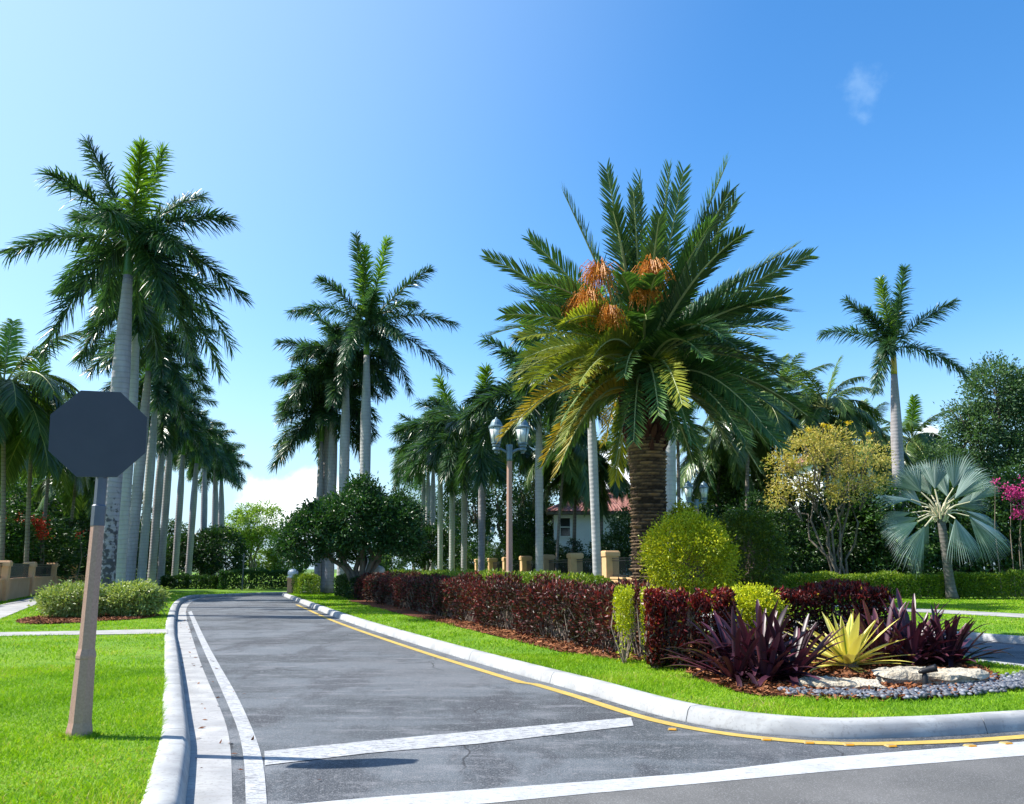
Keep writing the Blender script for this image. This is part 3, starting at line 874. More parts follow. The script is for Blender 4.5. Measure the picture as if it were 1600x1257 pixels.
path_hole = [tuple(p) for p in pa] + [tuple(p) for p in pb[::-1]]
lpath_hole = [tuple(p) for p in sa] + [tuple(p) for p in sb[::-1]]
sb_hint = G(123, 1152, LAWN_Z)
rpath_hole = [tuple(p) for p in ra] + [tuple(p) for p in rb[::-1]]
LP = [tuple(p) for p in lawn_edge] + [(160, 60), (160, 260), (-160, 260), (-160, -40)]
IP = [tuple(p) for p in isl_edge[:-1]]
holes_l = [path_hole, lpath_hole, bed2]
grass('grass', [
    (LP, holes_l, 250000, (3.2, 12.0), (-9.5, -2.0), 0.050, 0.0042, 1.0),
    (LP, holes_l, 170000, (12.0, 32.0), (-24, -4.2), 0.050, 0.0045, 1.25),
    (LP, holes_l, 40000, (32.0, 50.0), (-34, -12), 0.05, 0.006, 1.0),
    (IP, [bed], 150000, (7.0, 14.0), (-2.0, 8.2), 0.065, 0.0045, 1.0),
    (IP, [bed], 140000, (12.0, 50.0), (-15, 0.8), 0.06, 0.0055, 1.4),
    (LP, [rpath_hole], 130000, (14, 39), (6, 34), 0.05, 0.006, 1.0),
    ([(sb_hint.x + .17 * math.cos(a), sb_hint.y + .17 * math.sin(a)) for a in np.linspace(0, 6.2, 14)], [], 1500, (sb_hint.y - .2, sb_hint.y + .2), (sb_hint.x - .2, sb_hint.x + .2), .085, .0042, 1.0),
])


# ------------------------------------------------------------------ foliage builders
def leaf_quads(g, P0, D, N, L, Wd, rnd, mat=0, fold=0.12):
    n = len(P0)
    S = norm(np.cross(D, N))
    N2 = norm(np.cross(S, D))
    L = np.broadcast_to(L, (n,))[:, None]; Wd = np.broadcast_to(Wd, (n,))[:, None]
    m_ = P0 + D * L * 0.5
    V = np.stack([P0, m_ + S * Wd * 0.5 + N2 * L * fold, P0 + D * L - N2 * L * fold * 0.6, m_ - S * Wd * 0.5 + N2 * L * fold], 1)
    g.add(V.reshape(-1, 3), np.arange(4 * n).reshape(n, 4), mat, np.repeat(rnd, 4))


def sph(n, r):
    return norm(r.normal(size=(n, 3)))


def blob(g, lobes, n, leaf, asp=0.5, seed=0, clump=26, crad=0.22, mat=0, shell=0.55, up=0.35, low=-0.75, skip=0.25, rscale=None):
    """foliage: leaf clumps spread through the outer volume of several lobes, with gaps"""
    r = np.random.default_rng(seed)
    lob = np.asarray(lobes, dtype=float)
    area = (lob[:, 3] * lob[:, 4] + lob[:, 3] * lob[:, 5] + lob[:, 4] * lob[:, 5])
    nc = max(3, int(n / clump))
    pick = r.choice(len(lob), nc * 2, p=area / area.sum())
    d = sph(nc * 2, r)
    rad = shell + (1.04 - shell) * r.random(nc * 2) ** 0.45
    c = lob[pick, :3] + d * lob[pick, 3:6] * rad[:, None]
    k = d[:, 2] > low
    # drop clumps buried deep inside another lobe
    for L in lob:
        q = np.linalg.norm((c - L[:3]) / L[3:6], axis=1)
        k &= ~((q < shell * 0.75))
    # holes
    ph = r.uniform(0, 6.28, 3)
    size = lob[:, 3].mean()
    f = np.sin(c[:, 0] * 5.2 / size + ph[0]) + np.sin(c[:, 1] * 5.2 / size + ph[1]) + np.sin(c[:, 2] * 6.1 / size + ph[2])
    k &= ~((f > 1.0) & (r.random(nc * 2) < skip * 2.2))
    c, d = c[k][:nc], d[k][:nc]
    nc = len(c)
    m = nc * clump
    ci = np.repeat(np.arange(nc), clump)
    cr = crad * r.uniform(0.7, 1.35, nc)
    off = r.normal(size=(m, 3)) * 0.55
    off[:, 2] *= 0.7
    p = c[ci] + off * cr[ci][:, None]
    out = norm(d[ci] * 0.9 + off * 0.7)
    D = norm(out + r.normal(size=(m, 3)) * 0.6)
    Nn = norm(out * 0.5 + np.array([0, 0, up + 0.3]) + r.normal(size=(m, 3)) * 0.55)
    rn = np.clip(0.45 + np.repeat(r.normal(size=nc) * 0.16, clump) + r.normal(size=m) * 0.16, 0, 1)
    leaf_quads(g, p, D, Nn, leaf * r.uniform(0.65, 1.3, m), leaf * asp * r.uniform(0.7, 1.2, m), rn, mat)
    return c


def limbs(g, base, tops, r0, seed=0, mat=0, segs=7):
    """trunk and limbs: tapering wavy tubes from the base to each top"""
    r = np.random.default_rng(seed)
    base = np.asarray(base, float)
    for t in tops:
        t = np.asarray(t, float)
        n = 9
        s = np.linspace(0, 1, n)[:, None]
        up = np.array([0, 0, 1.0]) * np.linalg.norm(t - base) * 0.16
        pts = base + (t - base) * s + up * np.sin(np.pi * s) + r.normal(size=(n, 3)) * 0.04 * np.linalg.norm(t - base) * np.sin(np.pi * s)
        g.tube(pts, r0 * (1 - 0.8 * s[:, 0]) + 0.01, segs, mat)


def bez(p0, c, p1, s):
    s = s[:, None]
    return (1 - s) ** 2 * p0 + 2 * s * (1 - s) * c + s * s * p1


def frond(g, p0, c, p1, nl, ll, lw, mode, seed, rach=0.03, leaf_m=0, rach_m=1, start=0.10, tint=0.0, roll=0.0):
    """one pinnate frond along a curve: rachis and two ranks (or a plume) of leaflets"""
    r = np.random.default_rng(seed)
    p0, c, p1 = (np.asarray(q, float) for q in (p0, c, p1))
    S = np.linspace(0, 1, 13)
    g.tube(bez(p0, c, p1, S), rach * (1 - 0.85 * S) + 0.004, 5, rach_m, 0.5, cap=False)
    s = np.repeat(np.linspace(start, 0.995, nl), 2) + r.normal(size=2 * nl) * 0.004
    s = np.clip(s, start * 0.8, 1)
    sg = np.tile([1.0, -1.0], nl)
    b = bez(p0, c, p1, s)
    T = norm(2 * (1 - s)[:, None] * (c - p0) + 2 * s[:, None] * (p1 - c))
    chord = p1 - p0
    hz = np.array([chord[1], -chord[0], 0.0])
    if np.linalg.norm(hz) < 0.15 * np.linalg.norm(chord):
        a_ = r.uniform(0, 6.28)
        hz = np.array([math.cos(a_), math.sin(a_), 0])
    side = norm(np.broadcast_to(hz, T.shape) - T * (T @ hz)[:, None])
    up = norm(np.cross(side, T))
    if roll:
        side, up = side * math.cos(roll) + up * math.sin(roll), up * math.cos(roll) - side * math.sin(roll)
    n = 2 * nl
    prof = np.clip(np.sin(np.pi * np.clip(0.10 + 0.80 * s, 0, 1)), 0.05, 1) ** 0.55
    if mode == 'royal':
        phi = np.radians(62 - 26 * s + r.normal(size=n) * 8)
        psi = np.radians(r.choice([-48.0, -5.0, 30.0, 62.0], n) + r.normal(size=n) * 13)
        grav = 0.30; prof = np.clip(np.sin(np.pi * np.clip(0.14 + 0.74 * s, 0, 1)), 0.05, 1) ** 0.5
    elif mode == 'date':
        phi = np.radians(58 - 28 * s + r.normal(size=n) * 4)
        psi = np.radians(24 + r.normal(size=n) * 7)
        grav = 0.05
    else:
        phi = np.radians(64 - 30 * s + r.normal(size=n) * 5)
        psi = np.radians(-6 + r.normal(size=n) * 8)
        grav = 0.42
    D = norm(T * np.cos(phi)[:, None] + (side * sg[:, None] * np.cos(psi)[:, None] + up * np.sin(psi)[:, None]) * np.sin(phi)[:, None])
    l = (ll * prof * r.uniform(0.85, 1.12, n))[:, None]
    Nn = norm(up + r.normal(size=(n, 3)) * (0.45 if mode == 'royal' else 0.12) - D * 0)
    Wv = norm(np.cross(D, Nn))
    w = (lw * (0.6 + 0.4 * prof) * r.uniform(0.85, 1.15, n))[:, None] * 0.5
    Z = np.array([0, 0, -1.0])
    V = []
    for t, k in ((0, 0.65), (0.42, 1.0), (0.78, 0.62)):
        q = b + D * l * t + Z * grav * l * t * t
        V += [q - Wv * w * k, q + Wv * w * k]
    V.append(b + D * l + Z * grav * l)
    V = np.stack(V, 1)
    i = np.arange(n)[:, None] * 7
    rn = np.clip(0.5 + r.normal(size=n) * 0.2 + tint, 0, 1)
    n0 = g.n
    g.add(V.reshape(-1, 3), np.concatenate([i + np.array([0, 1, 3, 2]), i + np.array([2, 3, 5, 4])]), leaf_m, np.repeat(rn, 7))
    g.F.append(i + np.array([4, 5, 6]) + n0); g.M.append(np.full(n, leaf_m, dtype=np.int32))


def arch(L, e, bend, roll=0.0):
    """start, control and tip of an arching frond that leaves at elevation e (degrees) and bends by that many degrees"""
    e = math.radians(e); b = math.radians(bend)
    c = np.array([math.cos(e), roll, math.sin(e)]) * L * 0.5
    e2 = e - b
    p1 = c + np.array([math.cos(e2), roll * 1.5, math.sin(e2)]) * L * 0.5
    return np.zeros(3), c, p1


ROYAL_CLASS = [(82, 22), (66, 45), (50, 62), (34, 70), (18, 70), (2, 66), (-16, 52), (-34, 40)]
royal_proto, coco_proto = [], []
TMP = []
for i, (e, b) in enumerate(ROYAL_CLASS):
    for k in range(2):
        g = Geo()
        frond(g, *arch(4.0 * (0.8 if e > 75 else 1.0), e + k * 5, b + 6 * k, 0.05 * (k * 2 - 1)), 165, 0.88, 0.056, 'royal', 100 + i * 7 + k, 0.04)
        o = g.build('frond', [M['royal_young'] if e > 75 else M['royal_leaf'], M['royal_rachis']])
        royal_proto.append((e, o.data)); TMP.append(o)
COCO_CLASS = [(84, 20), (64, 60), (46, 80), (30, 88), (12, 84), (-8, 70), (-30, 50)]
for i, (e, b) in enumerate(COCO_CLASS):
    for k in range(2):
        g = Geo()
        frond(g, *arch(4.2 * (0.75 if e > 75 else 1.0), e + k * 5, b, 0.06 * (k * 2 - 1)), 92, 0.95, 0.055, 'coco', 300 + i * 7 + k, 0.04, start=0.2)
        o = g.build('frond', [M['royal_young'] if e > 75 else M['coco_leaf'], M['coco_rachis']])
        coco_proto.append((e, o.data)); TMP.append(o)
for o in TMP:
    bpy.data.objects.remove(o)


def put_fronds(t, top, protos, n, scale, seed, emin=-40, emax=78, young=1):
    r = np.random.default_rng(seed)
    es = sorted({e for e, _ in protos}, reverse=True)
    out = []
    a0 = r.uniform(0, 6.28)
    for i in range(n):
        q = (i + 0.5) / n
        want = emax - (emax - emin) * q ** 0.85 + r.normal() * 4
        if i < young: want = 90
        e = min(es, key=lambda x: abs(x - want))
        data = [d for ee, d in protos if ee == e][r.integers(2)]
        o = bpy.data.objects.new('frond', data)
        COL.objects.link(o)
        o.parent = t
        o.location = top
        o.rotation_euler = (r.normal() * 0.07, r.normal() * 0.07, a0 + i * 2.39996 + r.normal() * 0.18)
        s = scale * r.uniform(0.9, 1.08)
        o.scale = (s, s, s)
        out.append(o)
    return out


def royal(label, u0, Y, u1, vcs, r, cslen=1.7, crown=1.0, seed=1, group=None, tips=None, trunk='royal_trunk', shaft='crownshaft', n=17, bulge=0.1, emin=-38):
    bx = XU(u0, Y, 1.0)
    base = np.array([bx, Y, LAWN_Z - 0.02])
    top = np.array(list(P(u1, vcs, Y)))
    t = thing('royal_palm', label, 'palm tree', base, group)
    H = top - base
    ns = 26
    s = np.linspace(0, 1, ns)
    lean = np.stack([H[0] * s ** 1.15, 0 * s, H[2] * s], -1)
    rad = r * (1.0 + 0.30 * np.exp(-s * 16) + bulge * np.exp(-((s - 0.62) / 0.22) ** 2)) * np.where(s > 0.72, 1 - 0.42 * np.clip((s - 0.72) / 0.28, 0, 1) ** 1.3, 1)
    g = Geo()
    g.tube(lean, rad, 18, 0)
    g.build('trunk', M[trunk], t, True)
    tp = lean[-1]
    dv = norm(lean[-1] - lean[-2])
    g = Geo()
    q = np.linspace(0, 1, 9)
    cs = tp + dv * (q * cslen)[:, None] - dv * 0.02
    rr = rad[-1] * (1.06 + 0.12 * np.sin(np.pi * np.clip(q * 1.3, 0, 1)) - 0.42 * q)
    g.tube(cs, rr, 14, 0)
    g.build('crownshaft', M[shaft], t, True)
    ct = cs[-1]
    if tips:
        cw = base + ct
        for i, tp_ in enumerate(tips):
            uu, vv, fb, L, sag = tp_[:5]
            q = ray_tip(uu, vv, cw, L, fb)
            st = ct - dv * 0.25
            mid_ = (q - np.array([0, 0, 0])) * 0.5 + np.array([0, 0, sag * L])
            g = Geo()
            young = len(tp_) > 5 and tp_[5]
            frond(g, (0, 0, 0), mid_, q, 180, 0.86, 0.055, 'royal', seed * 50 + i, 0.04)
            g.build('frond', [M['royal_young'] if young else M['royal_leaf'], M['royal_rachis']], t, loc=st)
    else:
        put_fronds(t, ct - dv * 0.2, royal_proto, n, crown, seed, emin=emin)
    return t


# ------------------------------------------------------------------ royal palms
LG, MG, RG = 'royal palms left of the road', 'royal palms on the island', 'royal palms along the peach fence'
L1_TIPS = [(137, 212, 0.3, 4.0, .10), (222, 218, -.4, 3.7, .04, True), (256, 224, .5, 3.8, .05, True), (78, 262, -.5, 4.1, .16), (14, 386, .4, 4.3, .22), (66, 545, -.5, 4.6, .34),
           (362, 335, -.5, 4.0, .22), (381, 458, .5, 4.4, .30), (362, 535, -.6, 4.7, .36), (345, 575, .7, 4.8, .36), (318, 298, .8, 3.9, .16), (165, 470, .9, 3.8, .34),
           (262, 470, -.9, 3.6, .34), (300, 540, -.6, 4.4, .36), (120, 330, .8, 3.6, .2), (275, 372, -1, 3.3, .26), (170, 318, -1, 3.3, .18), (310, 400, .9, 3.6, .25), (215, 480, 1, 3.8, .36), (100, 440, .8, 3.9, .3)]
royal('tallest royal palm at the left, mottled grey trunk rising behind the octagonal sign', 166, 28, 200, 430, .265, 1.55, seed=3, group=LG, tips=L1_TIPS, trunk='royal_trunk_mottled', shaft='crownshaft_dark', bulge=.16)
royal('royal palm half hidden close behind the tallest mottled palm', 185, 34, 213, 511, .25, 1.5, .98, 12, LG, trunk='royal_trunk_pale', shaft='crownshaft_dark', n=15, emin=-26)
royal('royal palm with grey trunk just right of the sign edge, third along the left row', 202, 42, 232, 580, .25, 1.6, .95, 13, LG, emin=-26)
royal('royal palm, fourth along the left row, trunk between two slanting grey trunks', 221, 50, 243, 630, .25, 1.6, .95, 14, LG, trunk='royal_trunk_pale', emin=-26)
royal('royal palm with dark scar band under its green shaft, fifth along the left row', 237, 56, 254, 688, .26, 1.8, .95, 15, LG, emin=-26)
royal('royal palm leaning right with bright green shaft, sixth along the left row', 251, 60, 267, 680, .25, 2.0, .95, 16, LG, emin=-26)
royal('royal palm with yellow green shaft left of a sky gap, seventh along the left row', 273, 67, 286, 711, .25, 2.0, .98, 17, LG, emin=-26)
royal('royal palm, last wholly visible trunk of the left row before the dark round tree', 294, 73, 307, 724, .27, 1.8, 1.0, 18, LG, emin=-26)
royal('distant royal palm rising behind the left side of the dark round tree on the left', 317, 82, 320, 728, .30, 1.8, 1.02, 19, LG, emin=-26)
royal('distant royal palm, middle of three rising over the dark round tree on the left', 334, 86, 337, 734, .30, 1.8, 1.02, 20, LG, emin=-26)
royal('farthest and shortest royal palm of the left row beside the pale green tree', 345, 91, 346, 752, .32, 2.0, 1.0, 21, LG, emin=-26)

M1_TIPS = [(556, 362, .3, 3.7, .06), (606, 368, -.3, 3.6, .04, True), (672, 414, .4, 3.8, .16), (711, 501, -.4, 4.4, .28), (699, 574, .4, 4.8, .26), (641, 606, -.5, 4.6, .30), (455, 482, .5, 4.3, .32),
           (538, 555, -.7, 3.6, .36), (500, 430, -.8, 3.6, .2), (625, 520, -1, 3.7, .3), (585, 450, -1, 2.6, .2), (520, 530, .8, 3.8, .3), (610, 560, .9, 3.8, .3), (650, 470, .9, 3.6, .25), (570, 380, -.6, 3.4, .05, True)]
royal('tallest royal palm on the island with bright green shaft, above the dark round tree', 568, 44.5, 573, 555, .27, 1.95, seed=31, group=MG, tips=M1_TIPS, trunk='royal_trunk_pale')
royal('royal palm just left of the tallest island palm, pale trunk and green shaft', 534, 46, 541, 591, .26, 1.5, 1.0, 32, MG, trunk='royal_trunk_pale', emin=-26)
royal('royal palm in the island cluster with browner trunk, third from its right', 515, 47.5, 522, 617, .25, 1.6, 1.0, 33, MG, emin=-26)
royal('royal palm in the island cluster, second trunk from its left side', 504, 49, 512, 658, .22, 1.6, 1.0, 34, MG, emin=-26)
royal('leftmost royal palm of the island cluster, thin trunk half hidden', 496, 48.6, 502, 690, .19, 1.5, 1.0, 35, MG, emin=-26)

royal('royal palm with pale trunk right of the twin lamp, crown lost behind date palm fronds', 934, 36, 922, 600, .19, 1.3, 1.15, 41, RG, trunk='royal_trunk_pale', emin=-14)
royal('royal palm with dark upper trunk just right of the twin lamp', 843, 42, 842, 648, .20, 1.15, 1.25, 42, RG, trunk='royal_trunk_pale', emin=-14)
royal('royal palm with yellow green shaft just left of the twin lamp', 752, 50, 754, 696, .21, 1.0, 1.25, 43, RG, emin=-14)
royal('royal palm of the fence row, second trunk left of the twin lamp', 725, 57, 726, 722, .21, 1.2, 1.3, 44, RG, emin=-14)
royal('royal palm of the fence row with pale trunk, third trunk left of the twin lamp', 706, 61, 707, 702, .21, 1.4, 1.35, 45, RG, trunk='royal_trunk_pale', emin=-14)
royal('royal palm of the fence row, fourth trunk left of the twin lamp', 688, 68, 688, 717, .215, 1.4, 1.3, 46, RG, trunk='royal_trunk_pale', emin=-14)
royal('royal palm in the far end of the fence row, third trunk from its left end', 675, 76, 677, 728, .24, 1.4, 1.25, 47, RG, emin=-14)
royal('royal palm in the far end of the fence row, second trunk from its left end', 668, 82, 669, 732, .24, 1.4, 1.25, 48, RG, emin=-14)
royal('farthest royal palm of the fence row, leftmost trunk above the round green shrub', 661, 88, 662, 735, .24, 1.4, 1.25, 49, RG, emin=-14)
royal('royal palm with pale trunk showing right beside the thick date palm trunk', 1049, 33, 1046, 590, .21, 1.3, 1.1, 50, RG, trunk='royal_trunk_pale', emin=-14)

RR_TIPS = [(1413, 412, -.2, 4.0, .03), (1322, 462, .3, 3.2, .12), (1283, 516, -.4, 4.2, .24), (1369, 603, -.6, 4.0, .42), (1491, 466, .3, 3.9, .16), (1509, 580, .4, 4.8, .26), (1385, 540, -1, 2.2, .3), (1400, 470, .8, 3.2, .1), (1350, 478, -.7, 2.8, .15), (1375, 430, .2, 3.0, .02, True)]
royal('lone royal palm at the right with orange yellow shaft, clear against the sky', 1411, 46, 1397, 585, .30, 1.85, seed=61, tips=RR_TIPS, shaft='crownshaft_yellow')

# ------------------------------------------------------------------ coconut palms
CG = 'coconut palms'


def coco(label, u0, u1, v1, Y, seed, scale=1.0, n=16, r=.13, group=None, vb=None):
    bx = XU(u0, Y, 1.0)
    base = np.array([bx, Y, LAWN_Z - 0.02])
    top = np.array(list(P(u1, v1, Y)))
    t = thing('coconut_palm', label, 'palm tree', base, group)
    H = top - base
    s = np.linspace(0, 1, 18)
    pts = np.stack([H[0] * s ** 1.6, 0.3 * np.sin(s * 2.4 + seed), H[2] * s], -1)
    g = Geo(); g.tube(pts, r * (1 + 0.6 * np.exp(-s * 14) - 0.25 * s), 12)
    g.build('trunk', M['coco_trunk'], t, True)
    put_fronds(t, pts[-1], coco_proto, n, scale, seed, emin=-35)
    return t


CL, CM, CR = 'coconut palms behind the left fence', 'coconut palms near the white house', 'coconut palms behind the right hedge'
coco('coconut palm at the left picture edge with pale drooping fronds, tall and nearest', -4, 10, 610, 42, 71, 1.35, 26, group=CL)
coco('coconut palm behind the left fence with its trunk left of the red flowers', 40, 56, 660, 46, 72, 1.25, 26, group=CL)
coco('coconut palm nearest the left side of the octagonal sign', 66, 84, 668, 52, 73, 1.15, 22, group=CL)
coco('thin coconut palm whose crown hides beneath the octagonal sign', 104, 118, 735, 60, 74, 1.1, 18, group=CL)
coco('coconut palm with slender curving trunk left of the house window', 869, 884, 704, 47, 75, .95, 22, r=.09, group=CM)
coco('coconut palm standing right in front of the house window', 897, 901, 730, 50, 76, .95, 22, r=.13, group=CM)
coco('dark coconut palm behind the twin lamp', 796, 800, 690, 64, 77, 1.2, 22, group=CM)
coco('coconut palm with arching fronds over the red tiled roof', 940, 938, 723, 49, 78, .95, 22, group=CM)
coco('coconut palm rising out behind the yellow tree with bright upright fronds', 1294, 1290, 640, 50, 79, 1.13, 28, group=CR)
coco('coconut palm right of the date palm with drooping dark crown', 1166, 1172, 634, 47, 80, 1.13, 28, group=CR)
coco('thin coconut palm between the date palm trunk and its hanging fronds', 1064, 1061, 668, 46, 81, .62, 13, r=.12, group=CR)
coco('coconut palm with lime fronds left of the yellow tree', 1218, 1222, 628, 54, 82, 1.18, 28, group=CR)
coco('dark coconut palm deep in shade above the gold tipped shrub', 1120, 1126, 700, 52, 83, 1.13, 28, group=CR)
coco('distant coconut palm showing just right of the lone royal palm trunk', 1424, 1422, 690, 62, 84, 1.1, 22, group=CR)
coco('coconut palm behind the right side of the yellow tree', 1352, 1350, 690, 58, 85, 1.1, 22, group=CR)

# ------------------------------------------------------------------ date palm
DY = 17.3
dbx = XU(1017, DY, 1.2)
dp = thing('date_palm', 'thick trunked date palm with orange fruit sprays in the middle of the island bed', 'palm tree', (dbx, DY, LAWN_Z))
dtop = np.array(list(P(1010, 684, DY))) - np.array([dbx, DY, LAWN_Z])
ns, nsg = 190, 72
s = np.linspace(0, 1, ns)
ang = np.arange(nsg) * 2 * np.pi / nsg
R_, rn_ = [], []
rg = np.random.default_rng(8)
rowh = 0.075
zz = s * dtop[2]
for i, z in enumerate(zz):
    row = int(z / rowh); fz = z / rowh - row
    off = (row % 2) * 0.5
    rr = np.random.default_rng(row)
    jit = rr.normal(size=9)
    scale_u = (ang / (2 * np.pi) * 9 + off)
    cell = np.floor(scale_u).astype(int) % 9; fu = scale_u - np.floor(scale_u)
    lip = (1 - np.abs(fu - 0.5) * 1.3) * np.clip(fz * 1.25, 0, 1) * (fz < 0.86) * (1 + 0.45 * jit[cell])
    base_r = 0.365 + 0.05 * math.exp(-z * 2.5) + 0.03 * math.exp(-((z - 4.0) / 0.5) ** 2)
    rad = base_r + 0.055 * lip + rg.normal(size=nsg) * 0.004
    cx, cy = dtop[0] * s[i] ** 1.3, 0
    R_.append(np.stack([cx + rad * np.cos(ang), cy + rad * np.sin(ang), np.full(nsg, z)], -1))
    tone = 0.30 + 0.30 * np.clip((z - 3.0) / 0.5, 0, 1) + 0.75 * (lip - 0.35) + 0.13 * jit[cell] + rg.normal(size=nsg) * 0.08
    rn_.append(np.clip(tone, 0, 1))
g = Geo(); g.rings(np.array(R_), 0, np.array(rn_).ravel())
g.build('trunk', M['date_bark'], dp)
# old leaf boots under the crown
g = Geo()
for k in range(190):
    a = k * 2.39996; z = dtop[2] - 0.1 + 1.9 * k / 190 - (0.22 * rg.random() if k < 40 else 0)
    r0 = 0.36 + 0.10 * math.sin(math.pi * k / 190)
    p = np.array([dtop[0] + r0 * math.cos(a), r0 * math.sin(a), z])
    d = np.array([math.cos(a) * 0.6, math.sin(a) * 0.6, 0.8])
    g.tube([p - d * 0.12, p, p + d * 0.12, p + d * 0.22], [0.07, 0.075, 0.06, 0.02], 6, 0, rg.random())
g.lathe([(0.05, dtop[2] - 0.1), (0.38, dtop[2] - 0.1), (0.46, dtop[2] + 0.8), (0.36, dtop[2] + 1.8), (0.05, dtop[2] + 2.0)], 20, 0, 0.2, (dtop[0], 0))
g.build('leaf_boots', M['boot_bark'], dp)
dc = np.array([dtop[0], 0, dtop[2] + 2.0])      # crown heart
dcw = dc + np.array([dbx, DY, LAWN_Z])
D_TIPS = [  # u, v, front/back, length, sag, tone (0 green, 1 lime, 2 yellow)
    (762, 402, .3, 3.7, .10, 0), (828, 374, .6, 3.3, .08, 0), (790, 492, -.3, 3.5, .16, 0), (880, 300, .3, 3.4, .03, 0), (948, 264, .5, 3.4, .02, 0), (958, 330, -1, 2.9, .22, 0), (1000, 278, .6, 3.2, .02, 0),
    (1046, 262, .4, 3.3, .02, 0), (1068, 268, .8, 3.5, .02, 0), (1136, 254, .4, 3.8, .03, 0), (1150, 312, .7, 3.5, .04, 0), (1140, 300, -.8, 3.6, .10, 0), (1264, 400, .3, 3.8, .10, 0), (1244, 384, .6, 3.6, .10, 0), (1222, 462, -.3, 3.3, .12, 0),
    (1218, 500, .4, 3.3, .16, 0), (1224, 515, -.5, 3.4, .18, 0), (1224, 570, .5, 3.5, .24, 0), (1262, 650, -.4, 4.0, .26, 0), (1250, 670, .6, 4.1, .26, 0), (1112, 760, -.6, 4.0, .36, 0), (1222, 700, -.6, 4.2, .30, 0), (1165, 690, -.8, 4.0, .32, 0),
    (1066, 632, -1, 3.6, .34, 1), (1030, 650, -1, 3.7, .34, 0), (786, 680, -.4, 4.0, .28, 2), (852, 716, -.5, 3.9, .32, 2), (872, 735, -.7, 4.2, .34, 2), (880, 690, -.9, 3.9, .32, 1), (945, 690, .6, 3.8, .36, 2), (815, 528, -.6, 3.4, .18, 1), (820, 560, .3, 3.2, .2, 1),
    (835, 470, .6, 3.0, .12, 0), (800, 455, -.6, 3.5, .12, 0), (840, 600, -.6, 3.6, .26, 1), (905, 600, -1, 3.3, .30, 1), (970, 430, -1, 3.0, .24, 0), (1010, 500, -1, 2.9, .28, 0), (1100, 560, -.9, 3.4, .3, 0), (1150, 540, -.8, 3.4, .24, 0), (1190, 600, .7, 3.6, .28, 0),
    (1080, 690, -.9, 3.9, .36, 0), (1030, 700, .8, 3.8, .36, 0), (965, 680, .9, 3.8, .36, 1), (900, 640, .8, 3.6, .3, 0), (1140, 700, .7, 3.9, .34, 0), (1190, 740, -.5, 4.3, .32, 0), (1100, 600, .9, 3.6, .3, 0), (930, 400, .9, 3.0, .12, 0), (1090, 380, .9, 3.2, .1, 0), (1170, 430, .8, 3.2, .12, 0), (870, 430, .9, 3.0, .14, 0),
    (925, 560, -1, 3.2, .3, 1), (990, 300, -.7, 3.3, .06, 0), (1030, 340, -1, 3.0, .16, 0), (1110, 350, -.9, 3.2, .14, 0), (1200, 530, -.7, 3.4, .2, 0), (1240, 620, .3, 3.8, .26, 0), (1190, 660, -.5, 3.9, .3, 0), (990, 690, -.8, 3.8, .36, 0)]
rt = np.random.default_rng(21)
d_list = []
for i, (uu, vv, fb, L, sag, tone) in enumerate(D_TIPS):
    q = ray_tip(uu, vv, dcw, L, fb)
    d_list.append((q, L, sag, tone, (0.75 if abs(fb) < .65 else .25) * (1 if rt.random() < .5 else -1) + rt.normal() * .15))
for k in range(34):                          # the fronds between, all round the heart
    a_ = k * 2.39996 + .4
    e_ = math.radians(34 - 92 * ((k + .5) / 34) ** .9)
    L = 3.5 + rt.normal() * .15
    q = np.array([math.cos(a_) * math.cos(e_), math.sin(a_) * math.cos(e_), math.sin(e_)]) * L * .94
    tone = 0 if (e_ > .1 or q[0] > .2 or rt.random() < .5) else 1
    d_list.append((q, L, .05 + .24 * max(0, math.cos(e_ + .55)), tone, rt.normal() * .5))
for i, (q, L, sag, tone, roll) in enumerate(d_list):
    dirh = norm(np.array([q[0], q[1], 0.0]))
    st = np.array([0.24 * dirh[0], 0.24 * dirh[1], -0.15 - 0.95 * max(0, -q[2] / 3)])
    g = Geo()
    frond(g, (0, 0, 0), (q - st) * 0.5 + np.array([0, 0, sag * L]), q - st, 98, 0.52, 0.036, 'date', 900 + i, 0.035, start=0.12, tint=0.05, roll=roll)
    g.build('frond', [M[('date_leaf', 'date_leaf_lime', 'date_leaf_yellow')[tone]], M['date_rachis']], dp, loc=dc + st)
for (uu, vv, dy, sz) in ((938, 430, -1.3, .30), (922, 470, -1.5, .27), (1018, 425, -1.6, .30), (1006, 452, -1.7, .24), (905, 478, -1.2, .22), (955, 492, -1.9, .20)):
    q = np.array(list(P(uu, vv, DY + dy))) - dcw
    g = Geo()
    r = np.random.default_rng(int(uu))
    n = 130
    out_ = norm(np.array([q[0] * .5, q[1], 0.0]))
    for k in range(n):
        d = norm(out_ * .55 + r.normal(size=3) * np.array([.42, .42, .25]) + np.array([0, 0, -.35]))
        L_ = sz * r.uniform(.9, 1.9)
        a0 = np.array([0, 0, sz * .4]) + r.normal(size=3) * .03
        e1 = a0 + d * L_ * .6 + np.array([0, 0, .05]); e2 = a0 + d * L_ + np.array([0, 0, -.10 - .25 * L_])
        g.tube([a0, e1, e2], [.008, .007, .005], 4, 0, r.random(), cap=False)
        f_ = r.uniform(.35, 1, 5)
        pts = e1 + (e2 - e1) * f_[:, None] + r.normal(size=(5, 3)) * .012
        leaf_quads(g, pts, sph(5, r), sph(5, r), .034, .03, r.random(5), 0, .25)
    g.tube([-q * 0.75, -q * .35 + np.array([0, 0, .25]), np.array([0, 0, sz * .35])], [.03, .025, .02], 6, 1)
    g.build('fruit_spray', [M['date_fruit'], M['date_rachis']], dp, loc=dc + q)

